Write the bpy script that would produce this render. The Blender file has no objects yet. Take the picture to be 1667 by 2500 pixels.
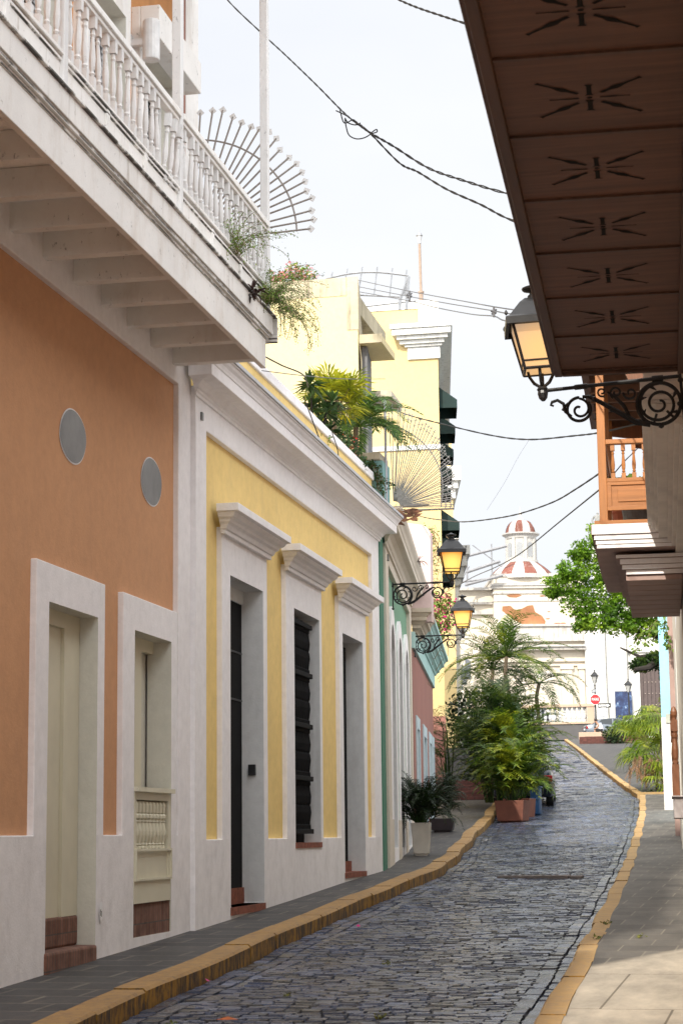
import bpy, math, random
from mathutils import Vector, Matrix, noise
R=math.radians
sin,cos,pi=math.sin,math.cos,math.pi
rnd=random.Random(7)
scene=bpy.context.scene
col=scene.collection

# ------------------------------------------------------------------ objects
WM={}                      # object name -> world matrix at build time
def reg(o,m): WM[o.name]=m
def tag(o,label=None,cat=None,group=None,kind=None):
    if label: o['label']=label
    if cat: o['category']=cat
    if group: o['group']=group
    if kind: o['kind']=kind
    return o
def empty(name,loc,rz=0,label=None,cat=None,group=None):
    o=bpy.data.objects.new(name,None); o.empty_display_size=.2
    col.objects.link(o); o.location=loc; o.rotation_euler=(0,0,rz)
    reg(o,Matrix.Translation(loc)@Matrix.Rotation(rz,4,'Z'))
    return tag(o,label,cat,group)
def copy_tree(o,parent=None):
    c=o.copy(); col.objects.link(c)
    if parent: c.parent=parent
    for ch in list(o.children): copy_tree(ch,c)
    return c

class MB:
    """collects faces; build() links them as one mesh object"""
    def __init__(s): s.v=[];s.f=[];s.mi=[];s.c=None;s.cur=0
    def add(s,vs,fs,c=None):
        b=len(s.v); s.v+=[tuple(p) for p in vs]; s.f+=[tuple(i+b for i in f) for f in fs]
        s.mi+=[s.cur]*len(fs)
        if c is not None:
            if s.c is None: s.c=[(1,1,1)]*b
            while len(s.c)<b: s.c.append((1,1,1))
            s.c+=[c]*len(vs)
        return s
    def box(s,x0,x1,y0,y1,z0,z1,M=None,c=None):
        p=[(x,y,z) for z in (z0,z1) for y in (y0,y1) for x in (x0,x1)]
        if M is not None: p=[M@Vector(q) for q in p]
        return s.add(p,[(0,2,3,1),(4,5,7,6),(0,1,5,4),(2,6,7,3),(0,4,6,2),(1,3,7,5)],c)
    def fbox(s,F,s0,s1,o0,o1,z0,z1):
        p=[F.p(a,o,z) for z in (z0,z1) for o in (o0,o1) for a in (s0,s1)]
        return s.add(p,[(0,2,3,1),(4,5,7,6),(0,1,5,4),(2,6,7,3),(0,4,6,2),(1,3,7,5)])
    def quad(s,a,b,c,d): return s.add([a,b,c,d],[(0,1,2,3)])
    def tube(s,pts,r,n=6,r1=None,cap=True):
        pts=[Vector(p) for p in pts]; N=len(pts); vs=[];fs=[]
        up=None
        for i,p in enumerate(pts):
            d=(pts[min(i+1,N-1)]-pts[max(i-1,0)])
            if d.length<1e-9: d=Vector((0,0,1))
            d.normalize()
            if up is None:
                up=Vector((0,0,1)) if abs(d.z)<.9 else Vector((1,0,0))
            a=d.cross(up)
            if a.length<1e-6: a=d.cross(Vector((0,1,0)))
            a.normalize(); b=a.cross(d).normalized(); up=b
            rr=(r if r1 is None else r+(r1-r)*i/max(1,N-1)) if not isinstance(r,(list,tuple)) else r[i]
            for k in range(n):
                t=2*pi*k/n; vs.append(p+a*(rr*cos(t))+b*(rr*sin(t)))
        for i in range(N-1):
            for k in range(n):
                k2=(k+1)%n; fs.append((i*n+k,i*n+k2,(i+1)*n+k2,(i+1)*n+k))
        if cap: fs.append(tuple(range(n-1,-1,-1))); fs.append(tuple((N-1)*n+k for k in range(n)))
        return s.add(vs,fs)
    def lathe(s,prof,n=12,M=None,cap=True,ph=0):
        """prof: [(r,z)..] about the local z axis"""
        vs=[];fs=[]
        for r,z in prof:
            for k in range(n):
                t=2*pi*k/n+ph; q=Vector((r*cos(t),r*sin(t),z)); vs.append(M@q if M is not None else q)
        N=len(prof)
        for i in range(N-1):
            for k in range(n):
                k2=(k+1)%n; fs.append((i*n+k,i*n+k2,(i+1)*n+k2,(i+1)*n+k))
        if cap: fs.append(tuple(range(n-1,-1,-1))); fs.append(tuple((N-1)*n+k for k in range(n)))
        return s.add(vs,fs)
    def molding(s,F,prof,s0,s1,ret0=True,ret1=True,base=0,caps=True):
        """sweep a (o,z) profile along the facade with mitred returns at the ends"""
        P=[]
        if ret0: P.append(lambda o:(s0-o,base)); 
        P.append(lambda o:(s0-(o if ret0 else 0),base+o)); P.append(lambda o:(s1+(o if ret1 else 0),base+o))
        if ret1: P.append(lambda o:(s1+o,base))
        vs=[];fs=[];m=len(prof)
        for g in P:
            for o,z in prof:
                a,b=g(o); vs.append(F.p(a,b,z))
        for i in range(len(P)-1):
            for k in range(m-1): fs.append((i*m+k,(i+1)*m+k,(i+1)*m+k+1,i*m+k+1))
        if not ret0: fs.append(tuple(range(m)))
        if not ret1: fs.append(tuple((len(P)-1)*m+k for k in range(m-1,-1,-1)))
        return s.add(vs,fs)
    def disc(s,pts): return s.add(pts,[tuple(range(len(pts)))])
    def build(s,name,mat,parent=None,local=False,smooth=False,origin=None,label=None,cat=None,group=None,kind=None,bevel=0):
        me=bpy.data.meshes.new(name)
        if parent is not None:
            M=WM[parent.name]
        else:
            if origin is None:
                if s.v:
                    xs=[v[0] for v in s.v];ys=[v[1] for v in s.v];zs=[v[2] for v in s.v]
                    origin=((min(xs)+max(xs))/2,(min(ys)+max(ys))/2,min(zs))
                else: origin=(0,0,0)
            M=Matrix.Translation(origin)
        if local: vs=s.v
        else:
            I=M.inverted(); vs=[tuple(I@Vector(v)) for v in s.v]
        me.from_pydata(vs,[],s.f)
        mats=mat if isinstance(mat,(list,tuple)) else [mat]
        for m in mats: me.materials.append(m)
        if len(mats)>1: me.polygons.foreach_set('material_index',s.mi)
        if s.c is not None:
            while len(s.c)<len(s.v): s.c.append((1,1,1))
            at=me.color_attributes.new('tint','FLOAT_COLOR','POINT')
            fl=[]
            for c in s.c: fl+=[c[0],c[1],c[2],1]
            at.data.foreach_set('color',fl)
        if smooth: me.polygons.foreach_set('use_smooth',[True]*len(me.polygons))
        me.update()
        o=bpy.data.objects.new(name,me); col.objects.link(o)
        if parent is not None: o.parent=parent
        else: o.location=M.translation if not local else (0,0,0)
        reg(o,M)
        if bevel:
            b=o.modifiers.new('Bevel','BEVEL'); b.width=bevel; b.segments=2; b.limit_method='ANGLE'
        return tag(o,label,cat,group,kind)

def split_build(mb,name,mat,parent=None,**k):
    """one mesh object per connected piece"""
    key={}; par=list(range(len(mb.v)))
    def find(i):
        while par[i]!=i: par[i]=par[par[i]]; i=par[i]
        return i
    for i,v in enumerate(mb.v):
        q=(round(v[0],3),round(v[1],3),round(v[2],3))
        if q in key: par[find(i)]=find(key[q])
        else: key[q]=i
    for f in mb.f:
        for i in f[1:]: par[find(i)]=find(f[0])
    gr={}
    for f in mb.f: gr.setdefault(find(f[0]),[]).append(f)
    out=[]
    for fs in gr.values():
        ids={}; m=MB()
        for f in fs:
            for i in f:
                q=tuple(round(c,3) for c in mb.v[i])
                if q not in ids: ids[q]=len(ids); m.v.append(mb.v[i])
        for f in fs:
            t=[]
            for i in f:
                k_=ids[tuple(round(c,3) for c in mb.v[i])]
                if k_ not in t: t.append(k_)
            if len(t)>2: m.f.append(tuple(t)); m.mi.append(0)
        out.append(m.build(name,mat,parent,**k))
    return out
class Frame:
    """facade frame: s along the street, o outwards to the street, z up"""
    def __init__(f,x,y,ang,side): 
        a=R(ang); f.x=x;f.y=y;f.d=(-sin(a),cos(a)); f.n=(f.d[1]*side,-f.d[0]*side)
    def p(f,s,o,z): return (f.x+f.d[0]*s+f.n[0]*o, f.y+f.d[1]*s+f.n[1]*o, z)
FL=Frame(-5.2,0,0,1); FG=Frame(-5.2,29.4,6.6,1); FR=Frame(.29,0,2.1,-1)

# ------------------------------------------------------------------ materials
def newmat(name):
    m=bpy.data.materials.new(name); m.use_nodes=True
    nt=m.node_tree; b=nt.nodes['Principled BSDF']
    return m,nt,b
def nd(nt,t,**k):
    n=nt.nodes.new(t)
    for a,v in k.items():
        if a in n.inputs: n.inputs[a].default_value=v
        else: setattr(n,a,v)
    return n
def L(nt,a,b): nt.links.new(a,b)
def ramp(nt,fac,stops,interp='LINEAR'):
    r=nt.nodes.new('ShaderNodeValToRGB'); cr=r.color_ramp; cr.interpolation=interp
    while len(cr.elements)>1: cr.elements.remove(cr.elements[-1])
    cr.elements[0].position=stops[0][0]; cr.elements[0].color=(*stops[0][1],1)
    for p,c in stops[1:]:
        e=cr.elements.new(p); e.color=(*c,1)
    L(nt,fac,r.inputs[0]); return r.outputs[0]
def pos(nt,scale=(1,1,1),rot=(0,0,0)):
    g=nt.nodes.new('ShaderNodeNewGeometry'); m=nt.nodes.new('ShaderNodeMapping')
    m.inputs['Scale'].default_value=scale; m.inputs['Rotation'].default_value=rot
    L(nt,g.outputs['Position'],m.inputs['Vector']); return m.outputs[0]
def nz(nt,vec,scale,detail=4,rough=.55,out='Fac'):
    n=nt.nodes.new('ShaderNodeTexNoise'); n.inputs['Scale'].default_value=scale
    n.inputs['Detail'].default_value=detail; n.inputs['Roughness'].default_value=rough
    L(nt,vec,n.inputs['Vector']); return n.outputs[out]
def mix(nt,fac,a,b,mode='MIX'):
    m=nt.nodes.new('ShaderNodeMix'); m.data_type='RGBA'; m.blend_type=mode
    for sock,v in ((m.inputs[0],fac),(m.inputs[6],a),(m.inputs[7],b)):
        if hasattr(v,'links') or hasattr(v,'is_linked'): L(nt,v,sock)
        elif isinstance(v,(int,float)): sock.default_value=v
        else: sock.default_value=(*v,1)
    return m.outputs[2]
def bump(nt,b,h,strength=.3,dist=.01):
    n=nt.nodes.new('ShaderNodeBump'); n.inputs['Strength'].default_value=strength; n.inputs['Distance'].default_value=dist
    L(nt,h,n.inputs['Height']); L(nt,n.outputs[0],b.inputs['Normal'])
def scl(c,k): return tuple(min(1,x*k) for x in c)

def plaster(name,c,var=.10,stain=0.0,scol=(.12,.10,.08),grime=0,rough=.85,bs=.25):
    m,nt,b=newmat(name); p=pos(nt)
    base=ramp(nt,nz(nt,p,.55,6,.65),[(.3,scl(c,1-var)),(.7,scl(c,1+var*.6))])
    f=nz(nt,p,9,5,.7)
    base=mix(nt,.5,base,ramp(nt,f,[(.3,(.80,.80,.80)),(.62,(1,1,1))]),'MULTIPLY')
    if stain>0:
        ps=pos(nt,(1.6,1.6,.22))
        st=ramp(nt,nz(nt,ps,2.6,6,.7),[(.52,(0,0,0)),(.74,(stain,)*3)])
        base=mix(nt,st,base,scol)
    if grime>0:  # splash dirt low on the wall
        g=nz(nt,pos(nt,(1,1,.5)),3.5,6,.7)
        st=ramp(nt,g,[(.50,(0,0,0)),(.75,(grime,)*3)])
        base=mix(nt,st,base,(.22,.19,.17))
    L(nt,base,b.inputs['Base Color']); b.inputs['Roughness'].default_value=rough
    h=nt.nodes.new('ShaderNodeMath'); h.operation='ADD'
    L(nt,nz(nt,p,45,3,.6),h.inputs[0]); L(nt,nz(nt,p,3,4,.5),h.inputs[1])
    bump(nt,b,h.outputs[0],bs,.012); return m
def simple(name,c,rough=.6,metal=0,var=.15,scale=8,bs=0,emis=None,es=0):
    m,nt,b=newmat(name); p=pos(nt)
    n=nz(nt,p,scale,5,.6)
    L(nt,ramp(nt,n,[(.3,scl(c,1-var)),(.7,scl(c,1+var))]),b.inputs['Base Color'])
    b.inputs['Roughness'].default_value=rough; b.inputs['Metallic'].default_value=metal
    if bs: bump(nt,b,nz(nt,p,scale*5,4,.6),bs,.01)
    return m
def weathered(name,c=(.70,.68,.65),amt=.85,dark=(.05,.04,.035),rust=True,s=1.0,th=.585):
    m,nt,b=newmat(name); p=pos(nt)
    base=ramp(nt,nz(nt,p,1.4*s,6,.7),[(.3,scl(c,.86)),(.7,c)])
    if rust:
        r=ramp(nt,nz(nt,pos(nt,(1,1,.35)),3.2*s,5,.7),[(.52,(0,0,0)),(.80,(.35,)*3)])
        base=mix(nt,r,base,(.36,.24,.13))
    k=nz(nt,pos(nt,(1,1.0,.6)),14*s,8,.78)
    base=mix(nt,ramp(nt,k,[(th,(0,0,0)),(th+.065,(amt,)*3)]),base,dark)
    L(nt,base,b.inputs['Base Color']); b.inputs['Roughness'].default_value=.75
    bump(nt,b,nz(nt,pos(nt,(1,1,1)),30,6,.7),.35,.006); return m
def fascia(name):
    m=weathered(name,(.86,.845,.82),.75,(.07,.06,.05),True,1.0,.60); nt=m.node_tree; b=nt.nodes['Principled BSDF']
    base=b.inputs['Base Color'].links[0].from_socket
    gp=nt.nodes.new('ShaderNodeNewGeometry'); sp=nt.nodes.new('ShaderNodeSeparateXYZ'); L(nt,gp.outputs['Position'],sp.inputs[0])
    acc=None
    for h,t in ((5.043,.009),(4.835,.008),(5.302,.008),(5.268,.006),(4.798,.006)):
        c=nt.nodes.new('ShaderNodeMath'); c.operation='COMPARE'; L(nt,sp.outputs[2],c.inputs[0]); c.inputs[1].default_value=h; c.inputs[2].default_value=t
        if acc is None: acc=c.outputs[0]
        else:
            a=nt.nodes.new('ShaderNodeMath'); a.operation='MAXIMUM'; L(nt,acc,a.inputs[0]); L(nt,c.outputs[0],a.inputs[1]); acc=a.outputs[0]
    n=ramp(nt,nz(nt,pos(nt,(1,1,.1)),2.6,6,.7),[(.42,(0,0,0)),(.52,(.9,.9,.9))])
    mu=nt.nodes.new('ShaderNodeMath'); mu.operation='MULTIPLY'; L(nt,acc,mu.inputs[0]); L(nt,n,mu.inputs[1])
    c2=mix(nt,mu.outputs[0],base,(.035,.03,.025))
    dr=ramp(nt,nz(nt,pos(nt,(9,9,.9)),1.6,5,.7),[(.60,(0,0,0)),(.70,(.5,)*3)])
    c2=mix(nt,dr,c2,(.30,.25,.19))
    L(nt,c2,b.inputs['Base Color']); return m
def wood(name,c,rough=.5,axis='x',contrast=.35):
    m,nt,b=newmat(name)
    sc={'x':(.5,9,9),'y':(9,.5,9),'z':(9,9,.5)}[axis]
    p=pos(nt,sc); n=nz(nt,p,2.5,8,.65); n2=nz(nt,pos(nt),1.3,3,.5)
    c1=ramp(nt,n,[(.28,scl(c,1-contrast)),(.55,c),(.78,scl(c,1+contrast))])
    L(nt,mix(nt,.5,c1,ramp(nt,n2,[(.3,(.7,.7,.7)),(.7,(1.15,1.1,1.05))]),'MULTIPLY'),b.inputs['Base Color'])
    b.inputs['Roughness'].default_value=rough; bump(nt,b,n,.15,.004); return m
def leafmat(name,c1,c2,c3=None,trans=.35,scale=2.2):
    m,nt,b=newmat(name); p=pos(nt)
    n=nz(nt,p,scale,4,.7)
    st=[(.32,c1),(.49,c2)]
    if c3: st.append((.64,c3))
    cc=ramp(nt,n,st)
    cc=mix(nt,.6,cc,ramp(nt,nz(nt,p,scale*9,2,.5),[(.3,(.65,.65,.65)),(.7,(1.3,1.3,1.2))]),'MULTIPLY')
    gi=nt.nodes.new('ShaderNodeNewGeometry')
    cc=mix(nt,1.0,cc,ramp(nt,gi.outputs['Random Per Island'],[(0,(.50,.52,.5)),(.5,(.95,.95,.9)),(1,(1.6,1.5,1.2))]),'MULTIPLY')
    L(nt,cc,b.inputs['Base Color']); b.inputs['Roughness'].default_value=.45
    b.inputs['Specular IOR Level'].default_value=.35
    t=nt.nodes.new('ShaderNodeBsdfTranslucent'); L(nt,cc,t.inputs['Color'])
    ms=nt.nodes.new('ShaderNodeMixShader'); ms.inputs[0].default_value=trans
    out=nt.nodes['Material Output']
    L(nt,b.outputs[0],ms.inputs[1]); L(nt,t.outputs[0],ms.inputs[2]); L(nt,ms.outputs[0],out.inputs[0]); return m

WHITE=(.90,.875,.885)
M={}
M['white']=plaster('white_plaster',WHITE,.06,.0)
M['white_low']=plaster('white_plinth_plaster',(.89,.865,.87),.06,.05,(.45,.40,.38),.22)
M['orange']=plaster('orange_plaster',(.62,.325,.165),.07,.10,(.50,.27,.14),.06)
M['orange_up']=plaster('upper_orange_plaster',(.62,.29,.10),.12,.45,(.36,.15,.06))
M['yellow']=plaster('yellow_plaster',(.88,.645,.245),.06,.10,(.62,.43,.18),.10)
M['cream_trim']=plaster('cream_trim_plaster',(.72,.63,.45),.08)
M['reveal']=plaster('reveal_plaster',(.70,.71,.71),.07,.35,(.32,.31,.30))
M['reveal_cream']=plaster('cream_reveal_plaster',(.66,.64,.56),.05)
M['cream_wood']=simple('cream_painted_wood',(.66,.62,.48),.45,0,.05,3)
M['green']=plaster('green_plaster',(.17,.33,.22),.14,.25,(.28,.40,.33))
M['dkgreen']=plaster('dark_green_plaster',(.06,.20,.13),.12)
M['creamwall']=plaster('cream_frame_plaster',(.66,.59,.50),.08,.10,(.40,.36,.30),.10)
M['pink']=plaster('pink_plaster',(.34,.15,.12),.10,.35,(.30,.17,.14))
M['pinkpale']=plaster('pale_pink_plaster',(.62,.48,.46),.10,.15,(.35,.25,.25))
M['turq']=plaster('turquoise_plaster',(.42,.62,.60),.08,.15,(.35,.45,.42))
M['cornice_old']=plaster('aged_cornice_plaster',(.55,.48,.38),.16,.5,(.16,.12,.09))
M['bluewhite']=plaster('pale_blue_trim',(.50,.60,.64),.06)
M['cream']=plaster('cream_block_plaster',(.64,.53,.30),.05,.10,(.60,.52,.36))
M['tower']=plaster('pale_yellow_plaster',(.64,.49,.235),.05,.08,(.6,.5,.3))
M['towerwhite']=plaster('white_cornice_plaster',(.72,.72,.70),.06,.55,(.14,.12,.10))
M['moss']=plaster('stained_parapet',(.45,.39,.27),.35,.9,(.07,.055,.04))
M['skyblue']=plaster('sky_blue_plaster',(.30,.60,.74),.05,.10,(.45,.62,.70))
M['teal']=plaster('teal_plaster',(.25,.45,.45),.15,.35,(.12,.16,.15))
M['church']=plaster('church_plaster',(.62,.555,.46),.10,.30,(.50,.42,.32))
M['churchwhite']=plaster('church_whitewash',(.66,.64,.60),.04,.08,(.6,.55,.48))
M['churchold']=plaster('church_ledge_plaster',(.50,.47,.43),.2,.9,(.10,.09,.08))
M['rubble']=plaster('exposed_brick_rubble',(.33,.15,.07),.4,.5,(.30,.10,.03),0,.9,.9)
M['slate']=weathered('slate_edge',(.58,.60,.64),.95,(.05,.05,.06),False,1.6)
M['ww']=weathered('weathered_white_paint',(.88,.865,.84),.7,(.07,.06,.05),True,1.0,.605)
M['ww2']=weathered('weathered_white_joinery',(.74,.735,.73),.6,(.08,.07,.06),False,1.4,.60)
M['fascia']=fascia('streaked_fascia_paint')
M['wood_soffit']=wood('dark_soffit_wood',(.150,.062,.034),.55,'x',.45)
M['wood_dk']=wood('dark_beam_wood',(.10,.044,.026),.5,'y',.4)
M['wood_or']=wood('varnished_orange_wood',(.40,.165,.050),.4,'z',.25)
M['wood_orx']=wood('varnished_orange_rail',(.39,.160,.050),.4,'x',.25)
M['wood_post']=wood('brown_turned_wood',(.20,.075,.03),.45,'z',.3)
M['pinkwood']=simple('brown_pink_boards',(.36,.245,.215),.6,0,.15,3)
M['black']=simple('black_iron',(.018,.018,.02),.45,.3,.3,30,.2)
M['black2']=simple('black_metal',(.022,.022,.024),.4,.2,.3,10)
M['hole']=simple('dark_gap',(.004,.003,.003),1,0,.1)
M['charcoal']=simple('charcoal_painted_wood',(.011,.011,.012),.8,0,.2,6,.1)
M['charcoal'].node_tree.nodes['Principled BSDF'].inputs['Specular IOR Level'].default_value=.12
M['greymetal']=simple('grey_metal_sheet',(.20,.20,.195),.42,.55,.30,2.5)
M['rusty']=weathered('rusty_white_iron',(.30,.27,.25),.9,(.10,.04,.02),True,5)
M['galv']=simple('galvanised_metal',(.30,.31,.33),.5,.5,.2,10)
M['greywood']=simple('grey_timber',(.22,.22,.23),.7,0,.25,5)
M['awning']=simple('dark_green_canvas',(.004,.020,.018),.8,0,.25,3)
M['potwhite']=simple('off_white_pot',(.55,.51,.45),.6,0,.10,4)
M['potred']=simple('terracotta_planter',(.15,.05,.03),.7,0,.2,5,.2)
M['potdark']=simple('dark_pot',(.03,.025,.03),.7)
M['terracotta']=simple('clay_pot',(.36,.11,.06),.8)
M['trunk']=simple('palm_trunk',(.16,.12,.08),.85,0,.35,20,.5)
M['bark']=simple('tree_bark',(.022,.017,.014),.9,0,.3,12,.6)
M['soil']=simple('soil',(.03,.02,.015),1)
M['rubber']=simple('tyre_rubber',(.012,.012,.012),.8)
M['carglass']=simple('car_glass',(.03,.035,.04),.08)
M['carsilver']=simple('silver_car_paint',(.17,.19,.22),.3,.6,.05)
M['cardark']=simple('dark_car_paint',(.015,.018,.028),.2,.3,.05)
M['redlens']=simple('red_lens',(.30,.015,.015),.2)
M['chrome']=simple('chrome',(.6,.6,.6),.15,1,.02)
M['skin']=simple('skin',(.36,.19,.12),.55,0,.08)
M['cloth_white']=simple('white_cloth',(.75,.72,.74),.85)
M['cloth_black']=simple('black_cloth',(.02,.02,.022),.9)
M['hair']=simple('dark_hair',(.02,.012,.008),.6)
M['stone']=simple('grey_stone',(.22,.22,.21),.8,0,.3,6,.4)
M['beige']=plaster('beige_coping',(.46,.34,.25),.10,.2,(.3,.22,.16))
M['greywall']=plaster('dark_grey_wall',(.10,.095,.095),.12,.2,(.16,.15,.15))
M['balu_grey']=plaster('pale_grey_cast_stone',(.52,.53,.55),.12,.3,(.2,.2,.2))
M['domered']=plaster('red_dome_tile',(.20,.065,.045),.3,.6,(.42,.36,.32))
M['domewhite']=plaster('white_dome_rib',(.46,.445,.42),.08,.45,(.22,.20,.18))
M['signred']=simple('red_sign_face',(.62,.012,.02),.4,0,.03)
M['signwhite']=simple('white_sign_face',(.85,.85,.85),.4,0,.02)
M['signblack']=simple('black_sign_face',(.02,.02,.02),.4,0,.02)
M['signgrey']=simple('grey_sign_face',(.30,.31,.34),.5,0,.04)
M['doorbrown']=simple('brown_plank_door',(.085,.06,.055),.6,0,.15,4)
M['cable']=simple('black_cable',(.02,.02,.02),.6)
M['cablegrey']=simple('grey_cable',(.10,.10,.11),.6)
M['bluebin']=simple('blue_plastic',(.01,.05,.13),.4)
M['dw']=simple('dim_window',(.05,.06,.07),.2)
M['potgrey']=simple('grey_bucket',(.12,.13,.14),.5,0,.3,12)
# leaves
M['areca']=leafmat('areca_leaf',(.014,.042,.008),(.065,.125,.013),(.26,.29,.02),.38,1.3)
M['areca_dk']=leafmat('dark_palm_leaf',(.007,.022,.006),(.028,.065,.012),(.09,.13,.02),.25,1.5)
M['palm_y']=leafmat('yellow_palm_leaf',(.09,.16,.02),(.32,.36,.03),(.55,.50,.04),.4,2)
M['palm_g']=leafmat('green_palm_leaf',(.03,.09,.02),(.10,.19,.04),None,.35,2)
M['plumeria']=leafmat('broad_leaf',(.015,.04,.012),(.05,.10,.03),None,.2,5)
M['bush']=leafmat('dark_bush_leaf',(.004,.011,.004),(.016,.034,.010),None,.15,3)
M['treeleaf']=leafmat('tree_leaf',(.035,.09,.010),(.12,.25,.02),(.27,.41,.04),.5,.9)
M['fern']=leafmat('fine_green_leaf',(.06,.14,.02),(.15,.25,.04),None,.3,6)
M['weed_dk']=leafmat('dark_purple_leaf',(.02,.015,.015),(.06,.03,.03),None,.2,6)
M['pinkfl']=leafmat('magenta_petal',(.45,.01,.12),(.75,.03,.30),None,.35,8)
M['palepinkfl']=leafmat('pale_pink_petal',(.55,.12,.22),(.75,.35,.42),None,.35,8)
M['redfl']=simple('red_petal',(.6,.01,.01),.6)
M['fanpalm']=leafmat('fan_palm_leaf',(.05,.11,.01),(.18,.26,.02),(.34,.36,.04),.4,1.1)
M['deadleaf']=leafmat('dry_brown_frond',(.13,.07,.04),(.27,.16,.10),None,.3,4)
M['rubberleaf']=leafmat('purple_broad_leaf',(.10,.09,.05),(.32,.16,.13),None,.25,9)
M['twig']=simple('dry_twig',(.22,.16,.09),.9)
M['weed']=leafmat('kerb_weed',(.06,.10,.02),(.16,.17,.05),None,.2,9)

def glow(name,c0,c1,s,rad):
    m,nt,b=newmat(name)
    tc=nt.nodes.new('ShaderNodeTexCoord'); vm=nt.nodes.new('ShaderNodeVectorMath'); vm.operation='DISTANCE'
    vm.inputs[1].default_value=(0.98,0,.30)
    L(nt,tc.outputs['Object'],vm.inputs[0])
    mr=nt.nodes.new('ShaderNodeMath'); mr.operation='DIVIDE'; mr.inputs[1].default_value=rad
    L(nt,vm.outputs['Value'],mr.inputs[0])
    c=ramp(nt,mr.outputs[0],[(.35,c1),(.95,c0)])
    L(nt,c,b.inputs['Emission Color']); b.inputs['Emission Strength'].default_value=s
    b.inputs['Base Color'].default_value=(.25,.16,.08,1); b.inputs['Roughness'].default_value=.35
    return m
M['glow']=glow('amber_lit_glass',(.75,.20,.012),(1.45,.95,.20),1.15,.30)
M['glow_pale']=glow('pale_lit_glass',(.52,.37,.26),(1.1,.62,.22),.85,.32)

def brickmat(name,c1,c2,mortar,rot,scale=1,bw=.06,bh=.25):
    m,nt,b=newmat(name); g=nt.nodes.new('ShaderNodeNewGeometry')
    sp=nt.nodes.new('ShaderNodeSeparateXYZ'); cb=nt.nodes.new('ShaderNodeCombineXYZ')
    L(nt,g.outputs['Position'],sp.inputs[0]); 
    ad=nt.nodes.new('ShaderNodeMath'); ad.operation='ADD'; L(nt,sp.outputs[0],ad.inputs[0]); L(nt,sp.outputs[1],ad.inputs[1])
    L(nt,ad.outputs[0],cb.inputs[0]); L(nt,sp.outputs[2],cb.inputs[1])
    t=nt.nodes.new('ShaderNodeTexBrick'); L(nt,cb.outputs[0],t.inputs['Vector'])
    t.inputs['Color1'].default_value=(*c1,1); t.inputs['Color2'].default_value=(*c2,1); t.inputs['Mortar'].default_value=(*mortar,1)
    t.inputs['Scale'].default_value=1; t.inputs['Brick Width'].default_value=bw; t.inputs['Row Height'].default_value=bh
    t.inputs['Mortar Size'].default_value=.006; t.offset=0
    n=nz(nt,pos(nt),9,6,.7)
    L(nt,mix(nt,.75,t.outputs['Color'],ramp(nt,n,[(.3,(.45,.42,.4)),(.7,(1.25,1.2,1.15))]),'MULTIPLY'),b.inputs['Base Color'])
    b.inputs['Roughness'].default_value=.9; bump(nt,b,t.outputs['Fac'],-.5,.01); return m
M['brickstep']=brickmat('worn_brick',(.16,.068,.045),(.24,.12,.085),(.10,.08,.07),0)
M['brickred']=brickmat('red_brick_steps',(.10,.035,.03),(.15,.055,.045),(.05,.035,.03),0,1,.25,.10)
M['sillbrick']=simple('red_clay_sill',(.22,.065,.035),.85,0,.4,14,.6)

def slabmat():
    m,nt,b=newmat('slate_paving')
    v=pos(nt,(1,1,1),(0,0,R(2)))
    t=nt.nodes.new('ShaderNodeTexBrick'); L(nt,v,t.inputs['Vector'])
    t.inputs['Color1'].default_value=(.032,.031,.033,1); t.inputs['Color2'].default_value=(.062,.059,.058,1); t.inputs['Mortar'].default_value=(.13,.12,.10,1)
    t.inputs['Scale'].default_value=1; t.inputs['Brick Width'].default_value=.62; t.inputs['Row Height'].default_value=.42; t.inputs['Mortar Size'].default_value=.015
    t.offset=.37
    n=nz(nt,pos(nt,(1.2,.6,1)),2.3,8,.72)
    c=mix(nt,.9,t.outputs['Color'],ramp(nt,n,[(.28,(.55,.53,.52)),(.55,(1,.98,.95)),(.75,(1.75,1.55,1.32))]),'MULTIPLY')
    k=ramp(nt,nz(nt,pos(nt,(1,.4,1)),7,7,.75),[(.60,(0,0,0)),(.70,(.6,)*3)])
    c=mix(nt,k,c,(.035,.032,.032))
    L(nt,c,b.inputs['Base Color']); b.inputs['Roughness'].default_value=.62
    h=nt.nodes.new('ShaderNodeMath'); h.operation='SUBTRACT'; L(nt,nz(nt,pos(nt),18,6,.7),h.inputs[0]); L(nt,t.outputs['Fac'],h.inputs[1])
    bump(nt,b,h.outputs[0],.5,.015); return m
M['slab']=slabmat()
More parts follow.
